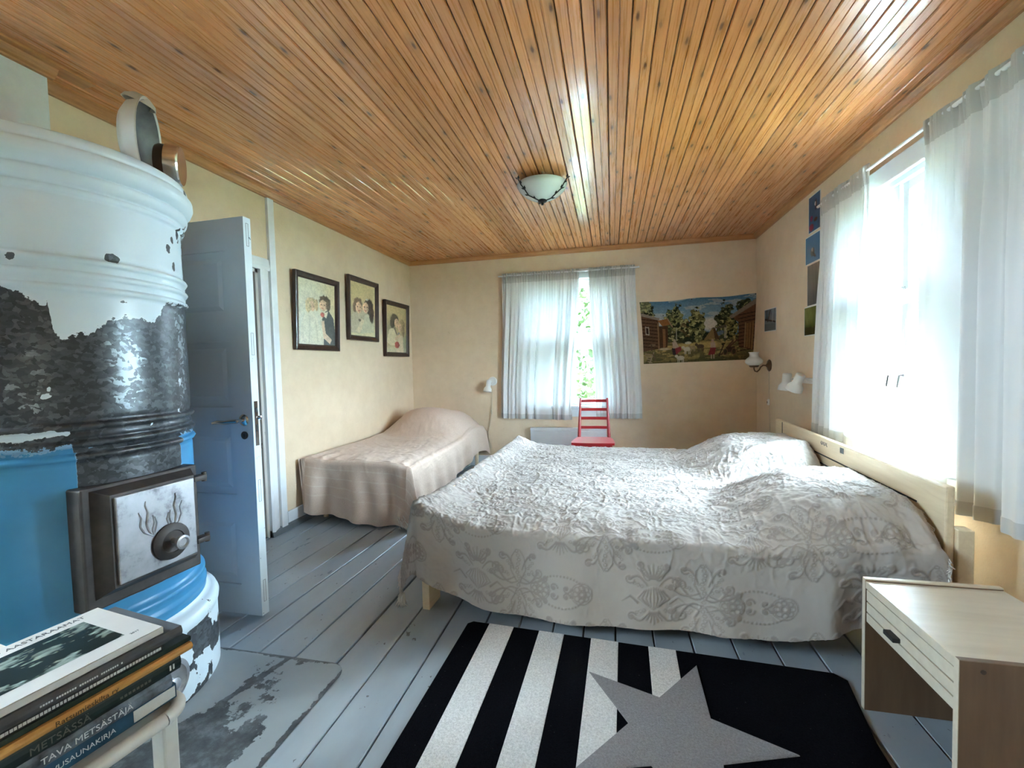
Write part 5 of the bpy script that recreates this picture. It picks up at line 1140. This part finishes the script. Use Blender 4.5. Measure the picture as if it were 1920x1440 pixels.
def tapestry():
    c = Canvas(270, 150, (.10, .22, .36)); c.ell(.5, .30, .9, .2, (.20, .32, .44), 0, .9); c.texmask(6, 14, .56, (.42, .47, .50), (c.y < .36), 3, .7); c.ell(.62, .42, .10, .10, (.62, .56, .50), 0, .6); c.ell(.15, .34, .06, .05, (.62, .58, .52), 0, .6)
    c.put((c.y > .60)*1.0, (.28, .21, .09)); c.texmask(26, 26, .50, (.42, .32, .13), (c.y > .62), 5, .8); c.texmask(20, 34, .52, (.12, .11, .05), (c.y > .66), 7, .9); c.ell(.52, .74, .22, .05, (.46, .34, .14), 0, .8); c.put(sm(.88, 1.0, c.y)*.75, (.07, .07, .03))
    def tree(x, y, rx, ry, col, sd):
        n = fbm(c.x*30+sd, c.y*20, 4, sd); d = np.hypot((c.x-x)/rx, (c.y-y)/ry)+(n-.5)*.9; c.put((d < 1)*1.0, col); c.put((d < 1)*(fbm(c.x*44, c.y*36, 3, sd+2) > .55), tuple(v*2.1 for v in col)); c.put((d < .95)*(fbm(c.x*40, c.y*30, 3, sd+5) > .62), (.40, .38, .18)); c.put((d < 1)*(fbm(c.x*36, c.y*26, 3, sd+9) < .40), (.025, .03, .015))
    c.ell(.42, .60, .22, .10, (.03, .035, .02), 0, .4); tree(.05, .14, .07, .20, (.14, .15, .08), 40)
    for x, y, rx, ry, col, sd in ((.25, .40, .05, .22, (.05, .065, .03), 50), (.32, .34, .06, .26, (.13, .13, .055), 60), (.40, .48, .045, .16, (.09, .065, .03), 70), (.50, .42, .075, .24, (.12, .12, .05), 80), (.74, .40, .08, .30, (.06, .07, .035), 90), (.80, .48, .06, .18, (.15, .14, .06), 100), (.92, .18, .07, .12, (.06, .07, .035), 110), (.30, .58, .10, .08, (.05, .055, .025), 120), (.90, .66, .06, .12, (.08, .07, .03), 130)): tree(x, y, rx, ry, col, sd)
    for x in (.315, .745, .755): c.line([(x, .45), (x, .64)], .006, (.40, .38, .30))
    c.line([(.62, .62), (.72, .55)], .03, (.14, .20, .30), .8)
    # left farmhouse
    c.poly([(.0, .22), (.16, .30), (.16, .76), (.0, .80)], (.13, .070, .042))
    for k in range(9): y = .30+k*.055; c.line([(.0, y-.02), (.155, y+.015)], .006, (.035, .018, .012))
    c.poly([(.0, .18), (.165, .27), (.165, .31), (.0, .23)], (.27, .23, .20)); c.poly([(.15, .31), (.24, .28), (.27, .38), (.19, .40)], (.28, .125, .045)); c.poly([(.15, .40), (.24, .40), (.23, .74), (.16, .78)], (.085, .045, .025)); c.line([(.24, .28), (.28, .42)], .010, (.32, .22, .14))
    c.poly([(.03, .40), (.065, .41), (.065, .54), (.03, .53)], (.40, .33, .27)); c.poly([(.036, .42), (.058, .425), (.058, .52), (.036, .515)], (.05, .03, .025)); c.line([(.15, .36), (.15, .78)], .012, (.26, .15, .08)); c.poly([(.19, .45), (.215, .45), (.215, .73), (.19, .75)], (.24, .13, .06))
    # right log barn
    c.poly([(.80, .32), (1, .12), (1, .86), (.87, .80), (.86, .42)], (.14, .072, .04))
    for k in range(11): y = .28+k*.055; c.line([(.86, y+.03), (1, y)], .006, (.035, .018, .012))
    c.poly([(.78, .31), (1, .08), (1, .16), (.80, .35)], (.26, .20, .16)); c.poly([(.93, .45), (.99, .42), (.99, .85), (.93, .80)], (.26, .14, .06)); c.line([(.95, .45), (.95, .82)], .005, (.08, .04, .02)); c.line([(.97, .44), (.97, .83)], .005, (.08, .04, .02)); c.line([(.92, .44), (.92, .80)], .010, (.30, .19, .10))
    # hay hut, cart, figures, goats
    c.poly([(.64, .47), (.70, .64), (.56, .66)], (.26, .17, .08)); c.poly([(.64, .47), (.66, .49), (.70, .66), (.66, .66)], (.10, .06, .03)); c.poly([(.60, .50), (.75, .43), (.76, .48), (.66, .49)], (.10, .09, .07))
    c.line([(.74, .74), (.70, .92)], .010, (.06, .04, .03)); c.line([(.82, .69), (.72, .90)], .012, (.10, .055, .035)); c.line([(.86, .68), (.78, .80)], .012, (.10, .055, .035)); c.poly([(.76, .79), (.84, .78), (.83, .86), (.77, .87)], (.07, .045, .03))
    for x in (.755, .83): c.ell(x, .86, .022, .055, (.16, .10, .06)); c.ell(x, .86, .015, .040, (.06, .05, .03))
    c.ell(.295, .645, .012, .024, (.42, .33, .25)); c.poly([(.275, .67), (.31, .66), (.34, .76), (.28, .80)], (.44, .34, .27)); c.poly([(.28, .78), (.35, .74), (.36, .80), (.31, .87), (.28, .85)], (.26, .05, .06)); c.poly([(.27, .76), (.30, .77), (.31, .88), (.28, .87)], (.05, .035, .04))
    c.ell(.64, .68, .013, .026, (.45, .30, .24)); c.poly([(.62, .71), (.66, .70), (.67, .80), (.625, .80)], (.46, .34, .28)); c.poly([(.62, .79), (.67, .79), (.66, .90), (.60, .90)], (.24, .045, .045)); c.line([(.63, .90), (.632, .95)], .010, (.45, .33, .24)); c.line([(.652, .90), (.655, .95)], .010, (.45, .33, .24))
    def goat(x, y, s, col):
        c.ell(x, y, .034*s, .034*s, col); c.ell(x-.036*s, y-.03*s, .014*s, .022*s, col); 
        for q in (-.022, -.010, .014, .026): c.line([(x+q*s, y+.01), (x+q*s, y+.075*s)], .006, col)
    goat(.41, .79, 1.0, (.56, .50, .40)); goat(.35, .925, 1.05, (.56, .50, .40)); goat(.53, .76, 1.0, (.10, .07, .045)); goat(.46, .77, .8, (.34, .25, .15)); c.ell(.42, .695, .03, .020, (.56, .52, .44)); c.ell(.20, .77, .05, .02, (.45, .38, .26), 0, .6)
    # steps and saw horse
    for k in range(4): c.line([(.02+.008*k, .84+.04*k), (.08, .86+.04*k)], .010, (.32, .24, .15))
    c.line([(.06, .98), (.10, .82)], .010, (.34, .27, .18)); c.line([(.09, .84), (.115, .95)], .010, (.16, .11, .07)); c.ell(.09, .70, .03, .02, (.20, .13, .08)); c.line([(.08, .70), (.08, .78)], .012, (.10, .06, .04))
    c.tex(90, 60, .5, 200); c.a *= np.array([.80, .76, .70]); return c
tp_ = empty('wall_tapestry', (.835, YB, 1.43), 0, 'woven wall tapestry of a log farmyard with goats', 'tapestry')
c = tapestry(); h, w_ = c.a.shape[:2]; U, V = np.meshgrid(np.linspace(0, 1, w_), np.linspace(0, 1, h))
xl = -.544+.034*V**1.4+.012*np.sin(V*PI); xr = .553-.034*V; X = xl+(xr-xl)*U; zt = .303+.030*U-.012*np.sin(PI*U*2)**2; zb = -.333+.022*U; Z = zt+(zb-zt)*V
Y = -.006-.012*np.sin(PI*V)*np.exp(-(U/.05)**2)-.010*np.sin(PI*V)*np.exp(-((1-U)/.05)**2)-.003*np.sin(U*14)*V
grid_mesh('woven_cloth', np.stack([X, Y, Z], -1), 'tapestry', tp_, False, True, None, c.a)
for (x, z) in ((-.538, .298), (-.04, .305), (.545, .325)): b = MB(); b.lathe([(0, 0), (.006, 0), (.005, .006), (0, .007)], 10, (x, -.006, z), (0, -1, 0)); b.build('nail', 'iron_black', tp_, True)

def wall_photo(label, y0, y1, z0, z1, painter, tilt=0, border=.006):
    o = empty('photo_print', (XR, (y0+y1)/2, (z0+z1)/2), 0, label, 'photo', 'photos pinned to the right wall'); w2, h2 = (y1-y0)/2, (z1-z0)/2
    MB().box(-.003, -.0005, -w2, w2, -h2, h2).build('paper', 'paper', o)
    c = Canvas(50, 60, (.1, .1, .1)); painter(c); Y, Z = np.meshgrid(np.linspace(w2-border, -w2+border, 50), np.linspace(h2-border, -h2+border, 60))
    grid_mesh('image', np.stack([np.full_like(Y, -.0034), Y, Z], -1), 'photo', o, False, False, None, c.a); o.rotation_euler = (tilt, 0, 0)
def pb1(c):
    c.a[:] = (.045, .12, .24); c.ell(.62, .30, .10, .16, (.03, .05, .10)); c.ell(.58, .27, .06, .06, (.55, .60, .66)); c.ell(.25, .62, .12, .08, (.16, .03, .10)); c.ell(.6, .70, .16, .05, (.03, .03, .05)); c.ell(.25, .86, .2, .10, (.22, .03, .06)); c.tex(6, 6, .4, 2)
def pb2(c): c.a[:] = (.05, .15, .28); c.ell(.50, .62, .14, .16, (.05, .07, .08), 20); c.ell(.48, .52, .05, .07, (.30, .33, .34)); c.ell(.62, .76, .12, .05, (.04, .05, .06), 30)
def pb3(c): c.a[:] = (.12, .10, .08); c.tex(14, 2, .9, 5)
def pb4(c): c.a[:] = (.13, .14, .03); c.put(sm(.5, .9, c.y), (.03, .035, .01)); c.ell(.2, .25, .4, .3, (.22, .22, .06), 0, .9); c.tex(10, 4, .6, 6)
def pb5(c):
    c.a[:] = (.14, .17, .20); c.tex(5, 5, .8, 8); c.line([(.1, .45), (.95, .62)], .035, (.02, .025, .03)); c.line([(.55, .0), (.3, .55)], .03, (.02, .025, .03)); c.line([(.75, 0), (.70, .6)], .02, (.34, .37, .40)); c.put((c.y > .66)*.7, (.08, .10, .11)); c.line([(.2, 0), (.22, .5)], .02, (.04, .05, .05))
wall_photo('tall blue picture of birds and red flowers, topmost in the column by the curtain', 3.42, 3.605, 1.998, 2.255, pb1)
wall_photo('blue-sky bird photo with white border, second in the column', 3.42, 3.655, 1.785, 1.985, pb2)
wall_photo('brown tree-trunk photo in the middle of the column', 3.42, 3.622, 1.490, 1.780, pb3, border=.003)
wall_photo('dark green meadow photo lowest in the column by the curtain', 3.44, 3.672, 1.278, 1.487, pb4)
wall_photo('small grey photo of a branch over water beside the tapestry', 4.245, 4.543, 1.365, 1.568, pb5, .02)
print('objects', len(bpy.data.objects), 'tris', sum(len(m.polygons) for m in bpy.data.meshes)*2)
